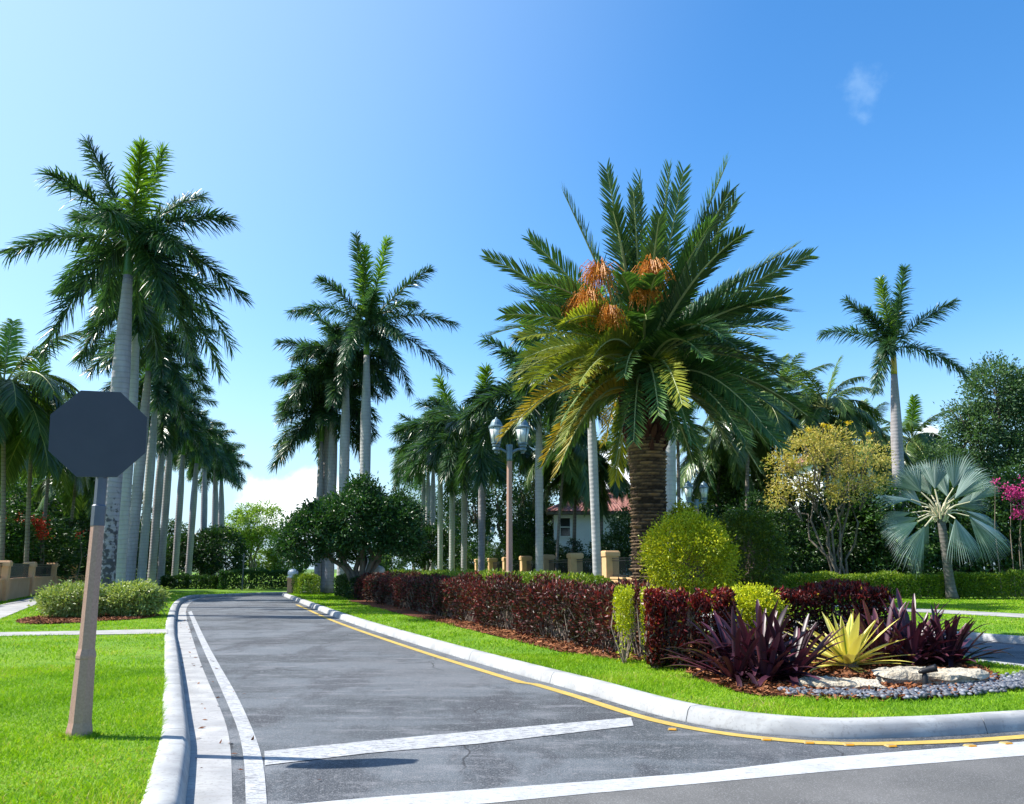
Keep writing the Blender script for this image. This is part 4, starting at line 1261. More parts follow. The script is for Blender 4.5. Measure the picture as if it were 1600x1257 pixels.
# ------------------------------------------------------------------ silver fan palm
BY = 38.6
bb = np.array([XU(1487, BY, .5), BY, LAWN_Z])
bp = thing('fan_palm', 'silver blue fan palm standing in front of the right hand hedge', 'palm tree', bb)
bt = np.array(list(P(1469, 800, BY))) - bb
s = np.linspace(0, 1, 14)
g = Geo(); g.tube(np.stack([bt[0] * s ** .8, 0 * s, bt[2] * s], -1), .215 * (1 + .45 * np.exp(-s * 10)) * (1 - .2 * s), 14)
g.build('trunk', M['fan_trunk'], bp, True)
g = Geo()
for k in range(26):
    a = k * 2.4; z = bt[2] - .5 + .6 * k / 26
    p = np.array([bt[0] + .2 * math.cos(a), .2 * math.sin(a), z]); d = np.array([math.cos(a) * .5, math.sin(a) * .5, .8])
    g.tube([p, p + d * .25, p + d * .5], [.07, .05, .02], 5, 0, .5)
g.build('leaf_boots', M['silver_stalk'], bp)
FANS = [  # hub u, v, tip u, v, near/far, half spread
    (1446, 768, 1408, 716, .55, .80), (1464, 764, 1464, 704, .25, .70), (1484, 764, 1500, 700, -.45, .74), (1502, 768, 1553, 722, .35, .66), (1506, 786, 1540, 750, -.7, .55),
    (1428, 780, 1374, 772, .35, .42), (1434, 800, 1394, 806, .9, .40), (1430, 816, 1377, 842, -.35, .50), (1438, 824, 1404, 884, -.55, .52), (1480, 812, 1492, 876, -.95, .58), (1504, 808, 1560, 862, -.75, .56),
    (1512, 798, 1574, 826, .3, .48), (1506, 790, 1545, 792, .9, .42), (1452, 790, 1424, 748, .95, .60),
    (1468, 772, 1436, 708, 1.0, .62), (1492, 776, 1480, 712, .8, .55), (1500, 790, 1562, 772, .55, .45), (1444, 808, 1386, 826, .75, .45), (1490, 816, 1526, 866, .5, .50), (1460, 814, 1446, 858, .7, .45), (1478, 782, 1520, 735, -1.0, .5)]
for i, (hu, hv, uu, vv, fb, spread) in enumerate(FANS):
    hub = np.array(list(P(hu, hv, BY))) - bb - bt
    tip = np.array(list(P(uu, vv, BY))) - bb - bt
    hub[1] = fb * .75; tip[1] = fb * 1.3
    hub[0] *= 1.0
    g = Geo()
    g.tube([(0, 0, -.15), hub * .5 + np.array([0, 0, .06]), hub], [.055, .04, .032], 6, 1)
    r = np.random.default_rng(400 + i)
    ax = norm(tip - hub)
    rad = np.linalg.norm(tip - hub) * 0.98
    spread *= .76
    face = norm(np.array([r.normal() * .35, -1.0, .45 + r.normal() * .3]))
    sd = norm(np.cross(ax, face))
    nr = norm(np.cross(sd, ax))
    ng = 34
    th = np.linspace(-spread, spread, ng) * 1.15
    cup = r.uniform(.18, .40)
    for j, a in enumerate(th):
        L = rad * (0.78 + .22 * math.cos(a * 1.1)) * r.uniform(.93, 1.05)
        e = ax * math.cos(a) + sd * math.sin(a) * .92 - nr * cup * (abs(a) / spread) ** 1.5 * .55 + nr * .055 * (-1) ** j
        e = norm(e)
        wv = norm(-ax * math.sin(a) + sd * math.cos(a) + nr * .55 * (-1) ** j)
        hw = L * math.tan(spread * 1.15 / ng)
        zf = np.array([0, 0, -1.0])
        st = []
        for t_, k_ in ((.02, .03), (.30, .36), (.48, .46), (.76, .22)):
            c_ = hub + e * L * t_ + zf * L * .10 * t_ ** 3
            st += [c_ - wv * hw * k_ / .52, c_ + wv * hw * k_ / .52]
        st.append(hub + e * L + zf * L * (.13 + .05 * r.random()))
        g.add(st, [(0, 1, 3, 2), (2, 3, 5, 4), (4, 5, 7, 6)], 0, np.clip(.45 + r.normal() * .25, 0, 1))
        g.F.append(np.array([[6, 7, 8]]) + g.n - 9); g.M.append(np.zeros(1, dtype=np.int32))
    g.build('fan_leaf', [M['silver_leaf'], M['silver_stalk']], bp, loc=bt)


# ------------------------------------------------------------------ broadleaf trees and shrubs
def tree(name, label, cat, base, lobes, n, leaf, leafm, barkm='bark', r0=.16, tops=None, seed=0, clump=26, crad=.3, group=None, asp=.5, skip=.25, shell=.55, low=-.75, trunks=1):
    base = np.asarray(base, float)
    t = thing(name, label, cat, base, group)
    g = Geo()
    lob = [(a, b, c, d, e, f) for a, b, c, d, e, f in lobes]
    blob(g, lob, n, leaf, asp, seed, clump, crad, skip=skip, shell=shell, low=low)
    g.build('crown', M[leafm], t)
    g = Geo()
    r = np.random.default_rng(seed + 1)
    tt = tops or [(a + r.normal() * .2, b + r.normal() * .2, c + f * .2) for a, b, c, d, e, f in lob]
    limbs(g, (0, 0, -.03), tt, r0, seed + 2)
    for a, b, c, d, e, f in lob:
        for k in range(4):
            q = sph(1, r)[0] * np.array([d, e, f]) * .75
            q[2] = abs(q[2])
            limbs(g, (a * .6, b * .6, c * .75), [(a + q[0], b + q[1], c + q[2])], r0 * .35, seed + 10 + k, segs=5)
    g.build('trunk', M[barkm], t, True)
    return t


def lob_px(u0, v0, u1, v1, Y, base, dy=0.0, depth=None):
    """ellipsoid lobe that spans an image box at depth Y, in the frame of a thing at base"""
    a, b = P(u0, v0, Y), P(u1, v1, Y)
    rx, rz = abs(b.x - a.x) / 2, abs(b.z - a.z) / 2
    return ((a.x + b.x) / 2 - base[0], Y - base[1] + dy, (a.z + b.z) / 2 - base[2], rx, depth or rx, rz)


Y = 39.2
b = (XU(563, Y), Y, LAWN_Z)
tree('round_tree', 'dark green round topped tree with low forked trunk on the island hedge', 'tree', b,
     [lob_px(450, 790, 560, 893, Y, b), lob_px(495, 770, 630, 870, Y, b), lob_px(560, 775, 655, 885, Y, b), lob_px(520, 756, 600, 840, Y, b, .6), lob_px(448, 812, 505, 890, Y, b, -.8), lob_px(600, 800, 660, 872, Y, b, -.6), lob_px(545, 750, 590, 800, Y, b, -.4), lob_px(610, 768, 650, 820, Y, b, .3), lob_px(470, 788, 520, 840, Y, b, .2)], 30000, .20, 'tree_leaf', r0=.15, seed=201, crad=.34, asp=.45)
Y = 79
b = (XU(322, Y), Y, LAWN_Z)
tree('round_tree', 'dark round tree at the far left bend of the road, behind the palm trunks', 'tree', b,
     [lob_px(262, 835, 340, 905, Y, b), lob_px(300, 828, 378, 908, Y, b)], 12000, .30, 'tree_leaf', r0=.16, seed=205, crad=.5)
Y = 112
b = (XU(393, Y), Y, LAWN_Z)
tree('light_tree', 'pale green airy tree beyond the end of the road', 'tree', b,
     [lob_px(350, 800, 412, 860, Y, b), lob_px(365, 786, 440, 845, Y, b), lob_px(380, 820, 442, 868, Y, b), lob_px(345, 830, 400, 872, Y, b)], 11000, .34, 'tree_leaf_light', r0=.16, seed=210, crad=.6, shell=.35)
Y = 116
b = (XU(430, Y), Y, LAWN_Z)
tree('light_tree', 'low light green bushy tree over the far dark hedge, beside the road end', 'tree', b,
     [lob_px(388, 862, 440, 905, Y, b), lob_px(420, 850, 475, 905, Y, b)], 7500, .36, 'tree_leaf_light', r0=.12, seed=214, crad=.5)
Y = 110
b = (XU(645, Y), Y, LAWN_Z)
tree('light_tree', 'distant pale green tree seen left of the far fence row palms', 'tree', b,
     [lob_px(610, 790, 660, 850, Y, b), lob_px(630, 750, 690, 850, Y, b)], 6000, .34, 'tree_leaf_grey', r0=.2, seed=217, crad=.6, shell=.35)
Y = 72
b = (XU(665, Y), Y, LAWN_Z)
tree('round_tree', 'dark clipped round tree between the big round tree and the fence row palms', 'tree', b,
     [lob_px(632, 830, 690, 896, Y, b), lob_px(650, 822, 705, 895, Y, b)], 5000, .28, 'tree_leaf', r0=.14, seed=219, crad=.4)
Y = 70
b = (XU(608, Y), Y, LAWN_Z)
tree('light_tree', 'green tree seen under the round tree branches', 'tree', b, [lob_px(585, 850, 635, 900, Y, b), lob_px(560, 862, 610, 900, Y, b)], 4000, .26, 'tree_leaf_grey', r0=.1, seed=221, crad=.4)
Y = 84
b = (XU(775, Y), Y, LAWN_Z)
tree('shade_tree', 'dark spreading tree behind the twin lamp post', 'tree', b,
     [lob_px(690, 740, 770, 880, Y, b), lob_px(740, 720, 830, 850, Y, b), lob_px(790, 760, 860, 880, Y, b)], 9000, .34, 'tree_leaf', r0=.3, seed=223, crad=.6)
Y = 60
b = (XU(850, Y), Y, LAWN_Z)
tree('shade_tree', 'dark leafy tree left of the white house', 'tree', b, [lob_px(815, 790, 868, 885, Y, b), lob_px(790, 820, 850, 890, Y, b)], 5000, .26, 'tree_leaf', r0=.16, seed=226, crad=.45)
for (nm, lab, u_, Y_, L_, n_, lf, mt, sd_) in (
    ('shade_tree', 'dark leafy tree filling the gaps between the fence row palms left of the lamp', 715, 96, [(660, 780, 730, 895), (700, 760, 770, 890)], 8000, .36, 'tree_leaf', 241),
    ('shade_tree', 'dark tree between the twin lamp and the dark upper trunk palm', 820, 70, [(785, 740, 840, 880), (810, 770, 870, 885)], 6500, .28, 'tree_leaf', 242),
    ('shade_tree', 'dark tree over the left end of the white house roof', 880, 70, [(845, 700, 905, 790), (865, 720, 930, 770)], 5000, .28, 'tree_leaf', 243),
    ('shade_tree', 'dark tree mass below the coconut crowns right of the date palm', 1145, 62, [(1090, 690, 1160, 800), (1130, 700, 1200, 800), (1180, 720, 1235, 800)], 9000, .28, 'tree_leaf', 244),
    ('shade_tree', 'dark tree behind the left coconut palms at the picture edge', 20, 74, [(-40, 700, 50, 820), (20, 720, 110, 820)], 9000, .34, 'tree_leaf', 245),
    ('shade_tree', 'dark tree behind the octagonal sign and first palm trunks', 150, 92, [(90, 740, 170, 860), (150, 760, 230, 870)], 9000, .38, 'tree_leaf', 246)):
    b = (XU(u_, Y_), Y_, LAWN_Z)
    tree(nm, lab, 'tree', b, [lob_px(*q_, Y_, b) for q_ in L_], n_, lf, mt, r0=.2, seed=sd_, crad=.5, skip=.35)
# yellow tree
Y = 40.5
b = (XU(1311, Y), Y, LAWN_Z)
yt = tree('yellow_tree', 'thin branched tree with golden yellow leaves behind the right hedge', 'tree', b,
          [lob_px(1203, 692, 1252, 765, Y, b, .6), lob_px(1222, 674, 1292, 738, Y, b, -.5), lob_px(1268, 668, 1332, 722, Y, b), lob_px(1318, 690, 1398, 748, Y, b, .4), lob_px(1238, 735, 1290, 790, Y, b, .5),
           lob_px(1285, 730, 1340, 805, Y, b, -.7), lob_px(1338, 735, 1388, 778, Y, b, -.3), lob_px(1205, 755, 1238, 800, Y, b, .3)],
          7600, .17, 'gold_tree_leaf', 'bark', r0=.06, seed=231, clump=14, crad=.34, asp=.35, skip=.6, shell=.15)
r = np.random.default_rng(9)
for (uu, vv) in ((1359, 677), (1288, 664), (1326, 661), (1262, 672), (1296, 668)):
    g = Geo()
    c_ = np.array(list(P(uu, vv, Y - .6))) - np.array(b)
    leaf_quads(g, c_ + r.normal(size=(34, 3)) * np.array([.09, .09, .04]), sph(34, r), sph(34, r), .09, .08, r.random(34), 0)
    g.tube([c_ + np.array([0, .5, -.6]), c_ + np.array([0, .1, 0])], [.02, .008], 5, 1)
    g.build('flower_head', [M['gold_flower'], M['twig']], yt)
# big soft tree at the right
Y = 56
b = (XU(1575, Y), Y, LAWN_Z)
tree('spreading_tree', 'large airy grey green tree filling the right picture edge', 'tree', b,
     [lob_px(1510, 560, 1610, 680, Y, b), lob_px(1560, 575, 1690, 720, Y, b), lob_px(1480, 640, 1570, 740, Y, b), lob_px(1440, 690, 1530, 790, Y, b), lob_px(1520, 680, 1640, 800, Y, b), lob_px(1475, 630, 1520, 680, Y, b)],
     34000, .25, 'tree_leaf_grey', r0=.20, seed=236, clump=22, crad=.55, skip=.45, shell=.3)
Y = 62
b = (XU(1440, Y), Y, LAWN_Z)
tree('spreading_tree', 'lower dark grey green tree left of the large airy tree, below the cumulus cloud', 'tree', b, [lob_px(1405, 700, 1475, 800, Y, b), lob_px(1440, 690, 1500, 800, Y, b)], 9000, .28, 'tree_leaf_grey', r0=.15, seed=238, crad=.5)

# shrubs: one mesh per kind, then copies
def shrub_proto(name, seed, n, leaf, leafm, lobes, crad=.25, stems=7, asp=.5, skip=.2, twig='bark'):
    t = thing(name, 'shrub', 'shrub', (0, 0, 0))
    g = Geo(); blob(g, lobes, n, leaf, asp, seed, 24, crad, skip=skip, shell=.5, low=-1.1)
    g.build('foliage', M[leafm], t)
    g = Geo(); r = np.random.default_rng(seed)
    limbs(g, (0, 0, -.03), [(x + r.normal() * .1, y + r.normal() * .1, z) for x, y, z, *_ in lobes] * max(1, stems // len(lobes)), .05, seed)
    g.build('stems', M[twig], t, True)
    return t


sh = [shrub_proto('tall_shrub', 500 + k, 7500, .20, 'shrub_leaf',
                  [(0, 0, 1.4, 1.5, 1.3, 1.4), (.6, .3, 2.8, 1.3, 1.2, 1.4), (-.7, -.1, 2.4, 1.2, 1.1, 1.3), (.2 * k, 0, 3.9, .9, .9, 1.1)], .36) for k in range(3)]
used = set()


def shrub(k, label, u, vtop, Y, wpx, group, rz=None, protos=None, h0=5.0, w0=3.4, name=None, r=random.Random(4)):
    ps = protos or sh
    p = ps[k % len(ps)]
    if id(p) in used:
        t = copy_tree(p)
    else:
        t = p; used.add(id(p))
    top = P(u, vtop, Y)
    t.location = (XU(u, Y), Y, LAWN_Z - 0.02)
    hs = (top.z - LAWN_Z) / h0
    ws = wpx / F_PX * Y / w0
    t.scale = (ws, ws, hs)
    t.rotation_euler = (0, 0, r.uniform(0, 6.28) if rz is None else rz)
    tag(t, label, 'shrub', group)
    return t


SR = 'shrubs behind the right hedge'
for i, (u, vt, Yy, w, lab) in enumerate([
    (1110, 795, 43, 110, 'dark shrub behind the lime bush, left end of the screen behind the right hedge'),
    (1172, 775, 44, 110, 'dark shrub rising between the gold tipped shrub and the yellow tree'),
    (1225, 790, 43, 100, 'dark shrub just left of the slanting thin trunks of the yellow tree'),
    (1268, 800, 45, 100, 'dark shrub behind the slanting trunks of the yellow tree'),
    (1335, 760, 44.5, 105, 'leafy shrub with sunlit side right of the yellow tree trunks'),
    (1388, 748, 44, 115, 'tall leafy shrub left of the silver fan palm, in front of the lone royal palm'),
    (1440, 752, 45, 110, 'dark shrub directly behind the left fans of the silver palm'),
    (1492, 745, 46, 115, 'dark shrub behind the middle of the silver fan palm'),
    (1545, 740, 46, 115, 'dark shrub behind the right fans of the silver palm'),
    (1600, 735, 46, 125, 'dark shrub under the magenta bougainvillea at the right picture edge'),
    (1300, 740, 50, 120, 'deep green shrub farther back, filling the gap under the yellow crown'),
    (1150, 730, 52, 130, 'deep green shrub farther back below the coconut palms right of the date palm'),
    (1212, 735, 54, 130, 'deep green shrub farther back, left of the yellow crown'),
    (1065, 800, 50, 90, 'deep green shrub farther back beside the date palm trunk')]):
    shrub(i, lab, u, vt, Yy, w, SR)
SL = 'shrubs behind the left fence'
for i, (u, vt, Yy, w, lab) in enumerate([
    (-20, 780, 48, 150, 'dark shrub cut by the left picture edge behind the fence'),
    (40, 800, 53, 150, 'dark shrub carrying red bougainvillea behind the left fence'),
    (98, 815, 60, 130, 'dark shrub behind the left fence, just left of the sign post'),
    (10, 760, 62, 150, 'dark shrub farther back at the left edge, under the nearest coconut palm'),
    (75, 745, 66, 150, 'dark shrub farther back under the middle coconut palms on the left'),
    (135, 745, 72, 130, 'dark shrub farther back, right under the octagonal sign'),
    (175, 800, 76, 90, 'dark shrub seen between the sign post and the first palm trunks'),
    (222, 810, 84, 90, 'dark shrub in the gaps between slanting palm trunks of the left row'),
    (262, 815, 92, 90, 'dark shrub behind the sixth and seventh trunks of the left row')]):
    shrub(i + 1, lab, u, vt, Yy, w, SL)
SM = 'shrubs behind the peach fence'
for i, (u, vt, Yy, w, lab) in enumerate([
    (972, 795, 44, 75, 'big leafy sunlit shrub right of the pale trunk, hiding the house corner'),
    (935, 842, 47, 60, 'shrub in front of the white house wall below its window'),
    (890, 845, 50, 60, 'shrub behind the peach fence, left of the house window'),
    (862, 842, 54, 55, 'shrub behind the fence close to the dark upper trunk palm'),
    (822, 838, 58, 60, 'shrub with orange flowers right of the twin lamp post'),
    (780, 850, 66, 60, 'shrub left of the twin lamp post, beyond the fence end'),
    (742, 850, 74, 60, 'shrub between the two palms left of the twin lamp'),
    (715, 846, 80, 60, 'shrub at the foot of the far fence row palms'),
    (1015, 850, 46, 60, 'shrub hidden mostly by the date palm trunk')]):
    shrub(i + 2, lab, u, vt, Yy, w, SM)

# bougainvillea flowers are a plant of their own, climbing over the shrubs
def flowers(name, label, pts, Y, mat, sz, seed):
    base = np.array([XU(pts[0][0], Y), Y, LAWN_Z])
    t = thing(name, label, 'flowering plant', base)
    r = np.random.default_rng(seed)
    g = Geo()
    for (u, v, n, sp) in pts:
        c = np.array(list(P(u, v, Y))) - base
        q = c + r.normal(size=(n, 3)) * np.array([sp, sp * .7, sp * .7])
        leaf_quads(g, q, sph(n, r), sph(n, r), sz, sz * .9, r.random(n), 0, .25)
        gs = Geo()
        gs.tube([(c[0] * .9, .5, -.03), (c[0], .45, c[2] * .6), c], [.03, .025, .012], 5)
        gs.build('stem', M['twig'], t)
    g.build('blossom', M[mat], t)
    return t


flowers('bougainvillea', 'red bougainvillea blossom topping the dark shrub behind the left fence', [(35, 808, 130, .28), (50, 815, 160, .30), (62, 822, 200, .26), (66, 835, 120, .22), (125, 835, 20, .2), (15, 815, 40, .25)], 49.6, 'red_flower', .11, 1)
flowers('bougainvillea', 'magenta bougainvillea blossom at the right picture edge', [(1580, 768, 160, .28), (1596, 775, 160, .3), (1595, 802, 120, .22), (1555, 752, 30, .14), (1610, 755, 120, .3)], 43.0, 'pink_flower', .12, 2)

# ------------------------------------------------------------------ hedges
def hedge(name, label, line, width, h, n, leaf, leafm, seed, z0=.12, asp=.5, twigs=0, top_bias=0.0, group=None, cat='hedge', rough=.07, reddish=0.0, low_gap=0.0):
    """clipped hedge: leaves in the outer shell of a long box, twigs and stems inside"""
    line = resample(np.asarray(line, float), .25)
    base = np.array([line[0][0], line[0][1], LAWN_Z])
    t = thing(name, label, cat, base, group)
    r = np.random.default_rng(seed)
    T = norm(np.gradient(line, axis=0)); Nn = np.stack([-T[:, 1], T[:, 0]], -1)
    per = 2 * h + width
    q = r.random(n) * per
    # denser towards the near end of the hedge
    k = r.integers(0, len(line), n)
    dist = np.hypot(line[k, 0], line[k, 1])
    x = np.where(q < h, -width / 2, np.where(q < h + width, q - h - width / 2, width / 2))
    z = np.where(q < h, q, np.where(q < h + width, h, q - h - width))
    ends = r.random(n) < (width / (len(line) * .25) * .55)
    k = np.where(ends, np.where(r.random(n) < .5, 0, len(line) - 1), k)
    x = np.where(ends, r.uniform(-.5, .5, n) * width, x); z = np.where(ends, r.random(n) * h, z)
    depth = r.random(n) ** 1.6 * .20
    nx = np.where(z >= h * .999, 0, np.sign(x)); nz = (z >= h * .999) * 1.0
    wob = rough * (np.sin(k * .25 * 1.9 + seed) + np.sin(k * .25 * 4.3 + z * 3) * .8 + np.sin(k * .25 * 9.7 + x * 5) * .5)
    x = x + nx * (wob * .7 - depth); z = np.where(nz > 0, h + wob - depth + 0, z)
    # rounded shoulders
    over = np.clip(np.abs(x) - (width / 2 - .16), 0, 1) * np.clip(z - (h - .16), 0, 1) * 2.2
    z = z - over
    x = x * (1 - over * .5)
    z = np.maximum(z, .02)
    if low_gap > 0:
        keep = (z > low_gap * (0.6 + .5 * np.sin(k * .25 * 2.3 + seed))) | (r.random(n) < .12)
    else:
        keep = np.ones(n, bool)
    along = r.uniform(-.125, .125, n)
    p = np.c_[line[k, 0] + Nn[k, 0] * x + T[k, 0] * along, line[k, 1] + Nn[k, 1] * x + T[k, 1] * along, z]
    p[:, :2] -= base[:2]
    out = norm(np.c_[Nn[k, 0] * nx, Nn[k, 1] * nx, nz + .35] + r.normal(size=(n, 3)) * .35)
    D = norm(out + r.normal(size=(n, 3)) * .55 + np.array([0, 0, .25]))
    NN = norm(out + r.normal(size=(n, 3)) * .6)
    rn = np.clip(.42 + .16 * np.sin(k * .25 * 1.1 + seed * 2) * np.sin(z * 2.3 + k * .1) + r.normal(size=n) * .2 + top_bias * (nz > 0) + reddish * (z / h - .5), 0, 1)
    p, D, NN, rn = p[keep], D[keep], NN[keep], rn[keep]
    m = len(p)
    g = Geo(); leaf_quads(g, p, D, NN, leaf * r.uniform(.6, 1.3, m), leaf * asp * r.uniform(.7, 1.2, m), rn)
    g.build('foliage', M[leafm], t)
    g = Geo()
    nst = twigs or int(len(line) * .9)
    for _ in range(nst):
        kk = r.integers(0, len(line)); xo = r.uniform(-.42, .42) * width
        b0 = np.array([line[kk, 0] + Nn[kk, 0] * xo * .7, line[kk, 1] + Nn[kk, 1] * xo * .7, -.02]) - np.array([base[0], base[1], 0])
        e = b0 + np.array([r.normal() * .14, r.normal() * .14, h * r.uniform(.55, .92)])
        mid_ = (b0 + e) / 2 + r.normal(size=3) * .06
        g.tube([b0, mid_, e], [.014, .010, .005], 4, 0, .5, cap=False)
    g.build('stems', M['twig'], t)
    return t


HX = hedge_x
hedge('red_hedge', 'long maroon leaved hedge beside the road, with bare twigs at its foot', [(HX(y) + .42, y) for y in np.arange(13.4, 38.5, .5)], .84, 1.03, 58000, .105, 'red_leaf', 1, asp=.42, twigs=900, low_gap=.42, reddish=.22, rough=.12)
hedge('green_hedge', 'low yellow green hedge showing along the top behind the long maroon hedge', [(HX(y) + 1.42, y) for y in np.arange(17.5, 38.5, .5)], .9, 1.24, 38000, .085, 'hedge_leaf', 2, top_bias=.15)
# block of clipped green and the near red block
hedge('green_shrub', 'small clipped lime green block between two maroon hedges', [(1.74, 12.75), (2.12, 12.65)], .66, 1.12, 5600, .055, 'lime_leaf', 3, low_gap=.72, rough=.11, cat='shrub', twigs=26)
hedge('red_hedge', 'near short hedge block of dark red croton beside the lime green block', [(2.12, 12.15), (3.08, 11.95)], .9, 1.10, 12500, .085, 'croton_leaf', 4, asp=.4, low_gap=.18, reddish=.30, twigs=90)
hedge('red_hedge', 'dark red croton hedge behind the purple and yellow rosettes', [(4.55, 14.3), (6.35, 14.5)], .9, 1.06, 13000, .09, 'croton_leaf', 5, asp=.4, reddish=.36, twigs=60)
hedge('green_hedge', 'row of clipped green hedge at the far end of the island', [(HX(y) + .3, y) for y in np.arange(38.9, 44.5, .5)], 1.2, 1.0, 9000, .11, 'shrub_leaf', 6)
hedge('green_hedge', 'bright green clipped hedge block at the island tip near the white capped pillar', [(-11.1, 44.9), (-12.3, 47.6)], 1.0, 1.05, 5000, .10, 'hedge_leaf', 7)
hedge('green_hedge', 'long low green hedge across the right behind the lawn', [(XU(1070, 38.8), 39.2), (XU(1280, 39), 39.3), (XU(1450, 39), 39.4)] + [(XU(1480, 39.4), 39.4)], 1.1, 1.12, 22000, .12, 'hedge_leaf', 8, top_bias=.12)
hedge('green_hedge', 'low green hedge right of the silver fan palm, running out of the picture', [(XU(1496, 39.4), 39.4), (XU(1600, 39), 39.0), (XU(1720, 39), 38.6)], 1.1, 1.18, 12000, .12, 'hedge_leaf', 9, top_bias=.05)
hedge('dark_hedge', 'dark green hedge across the far end of the road', [(XU(348, 57), 57), (XU(400, 57.5), 57.5), (XU(470, 58), 58)], 1.3, 1.25, 9000, .16, 'tree_leaf', 10)
hedge('dark_hedge', 'low dark shrub hedge under the far left palms, before the bend', [(XU(258, 58), 58), (XU(300, 58.5), 58.5), (XU(345, 58), 58)], 1.6, .85, 7000, .16, 'shrub_leaf', 11)

# ball shrubs
def ball(name, label, u0, v0, u1, v1, Y, n, leaf, leafm, seed, group=None, asp=.5, crad=.13, twist=None):
    base = np.array([XU((u0 + u1) / 2, Y, .6), Y, LAWN_Z])
    t = thing(name, label, 'shrub', base, group)
    top = P((u0 + u1) / 2, v0, Y).z - LAWN_Z
    bot = max(P((u0 + u1) / 2, v1, Y).z - LAWN_Z, .05)
    rx = (u1 - u0) / 2 / F_PX * Y
    rz = (top - bot) / 2
    cz = (top + bot) / 2
    lob = [(0, 0, cz, rx, rx * .95, rz), (rx * .12, -.05, cz - rz * .2, rx * .97, rx * .9, rz * .85), (-rx * .1, 0, cz + rz * .1, rx * .9, rx * .9, rz * .9)] + (twist or [])
    rb = np.random.default_rng(seed + 5)
    for _ in range(7):
        d_ = sph(1, rb)[0]; d_[2] = abs(d_[2]) * .9 + .05
        k_ = rb.uniform(.22, .36)
        lob.append((d_[0] * rx * .80, d_[1] * rx * .80, cz + d_[2] * rz * .80 - .1 * rz, rx * k_, rx * k_, rz * k_))
    g = Geo(); blob(g, lob, n, leaf, asp, seed, 16, crad, skip=.12, shell=.72, low=-1.1)
    sp = sph(260, rb); sp[:, 2] = np.abs(sp[:, 2]) * 1.0 - .1
    for q_ in sp[:int(40 + n / 150)]:
        c_ = np.array([0, 0, cz]) + q_ * np.array([rx, rx, rz]) * rb.uniform(.98, 1.10)
        m_ = 7
        pp = c_ + q_ * np.linspace(-.06, .06, m_)[:, None] + rb.normal(size=(m_, 3)) * .012
        leaf_quads(g, pp, norm(q_ + rb.normal(size=(m_, 3)) * .7), sph(m_, rb), leaf * 1.1, leaf * asp, np.clip(.65 + rb.normal(size=m_) * .2, 0, 1))
    g.build('foliage', M[leafm], t)
    g = Geo(); r = np.random.default_rng(seed)
    limbs(g, (0, 0, -.03), [(r.normal() * rx * .4, r.normal() * rx * .4, cz + rz * .4) for _ in range(9)], .03, seed)
    g.build('stems', M['twig'], t, True)
    return t


ball('lime_bush', 'bright lime yellow ball of clipped foliage in front of the date palm', 1014, 806, 1147, 940, 15.4, 22000, .055, 'lime_leaf', 601)
ball('green_bush', 'darker green ball bush right behind the bright lime ball', 1118, 800, 1222, 930, 17.6, 13000, .065, 'lime_dull_leaf', 602)
ball('gold_bush', 'small golden tipped shrub showing above the lime ball', 1054, 788, 1090, 850, 17.2, 2600, .055, 'lime_leaf', 603)
ball('green_bush', 'low green rounded bush between the two red croton hedges', 1128, 920, 1214, 985, 13.3, 7500, .055, 'lime_leaf', 604)
VG = 'variegated shrubs around the mottled palm'
ball('variegated_shrub', 'pale variegated shrub left of the sign post, at the mottled palm foot', 72, 916, 168, 966, 24.4, 8500, .12, 'variegated_leaf', 605, VG, .35, .2)
ball('variegated_shrub', 'pale variegated shrub right of the sign post, at the mottled palm foot', 168, 914, 247, 963, 24.8, 8000, .12, 'variegated_leaf', 606, VG, .35, .2)


# ------------------------------------------------------------------ rosette plants in the island bed
def blade(g, p0, d, L, w, bend, seed, mat=0, rnd=.5, stripe=False, ns=8, prof=None, fold=.28):
    """one long leaf: folded blade bending under its weight"""
    r = np.random.default_rng(seed)
    d = norm(np.asarray(d, float))
    hz = norm(np.cross(d, [0, 0, 1.0]) + 1e-6)
    pts = [np.asarray(p0, float)]
    dd = d.copy()
    for i in range(ns):
        dd = norm(dd + np.array([0, 0, -bend / ns * (0.4 + 1.4 * i / ns)]))
        pts.append(pts[-1] + dd * L / ns)
    pts = np.array(pts)
    T = norm(np.gradient(pts, axis=0))
    up = norm(np.cross(np.broadcast_to(hz, T.shape), T))
    s = np.linspace(0, 1, ns + 1)
    wf = prof(s) if prof else np.clip(.75 + .5 * s - 1.25 * s ** 4, .02, 1.2)
    hw = (w * .5 * wf)[:, None]
    if stripe:                       # five strands so the green midrib and pale margins are separate
        offs, rn = [-1, -.45, 0, .45, 1], [.72 + r.normal() * .1, .5, .12, .5, .72 + r.normal() * .1]
        if r.random() < .6: rn = [.85, .7, .55 + r.random() * .3, .7, .85]
    else:
        offs, rn = [-1, 0, 1], [rnd, rnd * .75, rnd]
    k = len(offs)
    V, R = [], []
    for j in range(ns + 1):
        for o_, q in zip(offs, rn):
            V.append(pts[j] + hz * hw[j] * o_ + up[j] * hw[j] * abs(o_) * fold)
            R.append(q)
    F = []
    for j in range(ns):
        for a in range(k - 1):
            F.append((j * k + a, j * k + a + 1, (j + 1) * k + a + 1, (j + 1) * k + a))
    g.add(V, F, mat, np.clip(R, 0, 1))


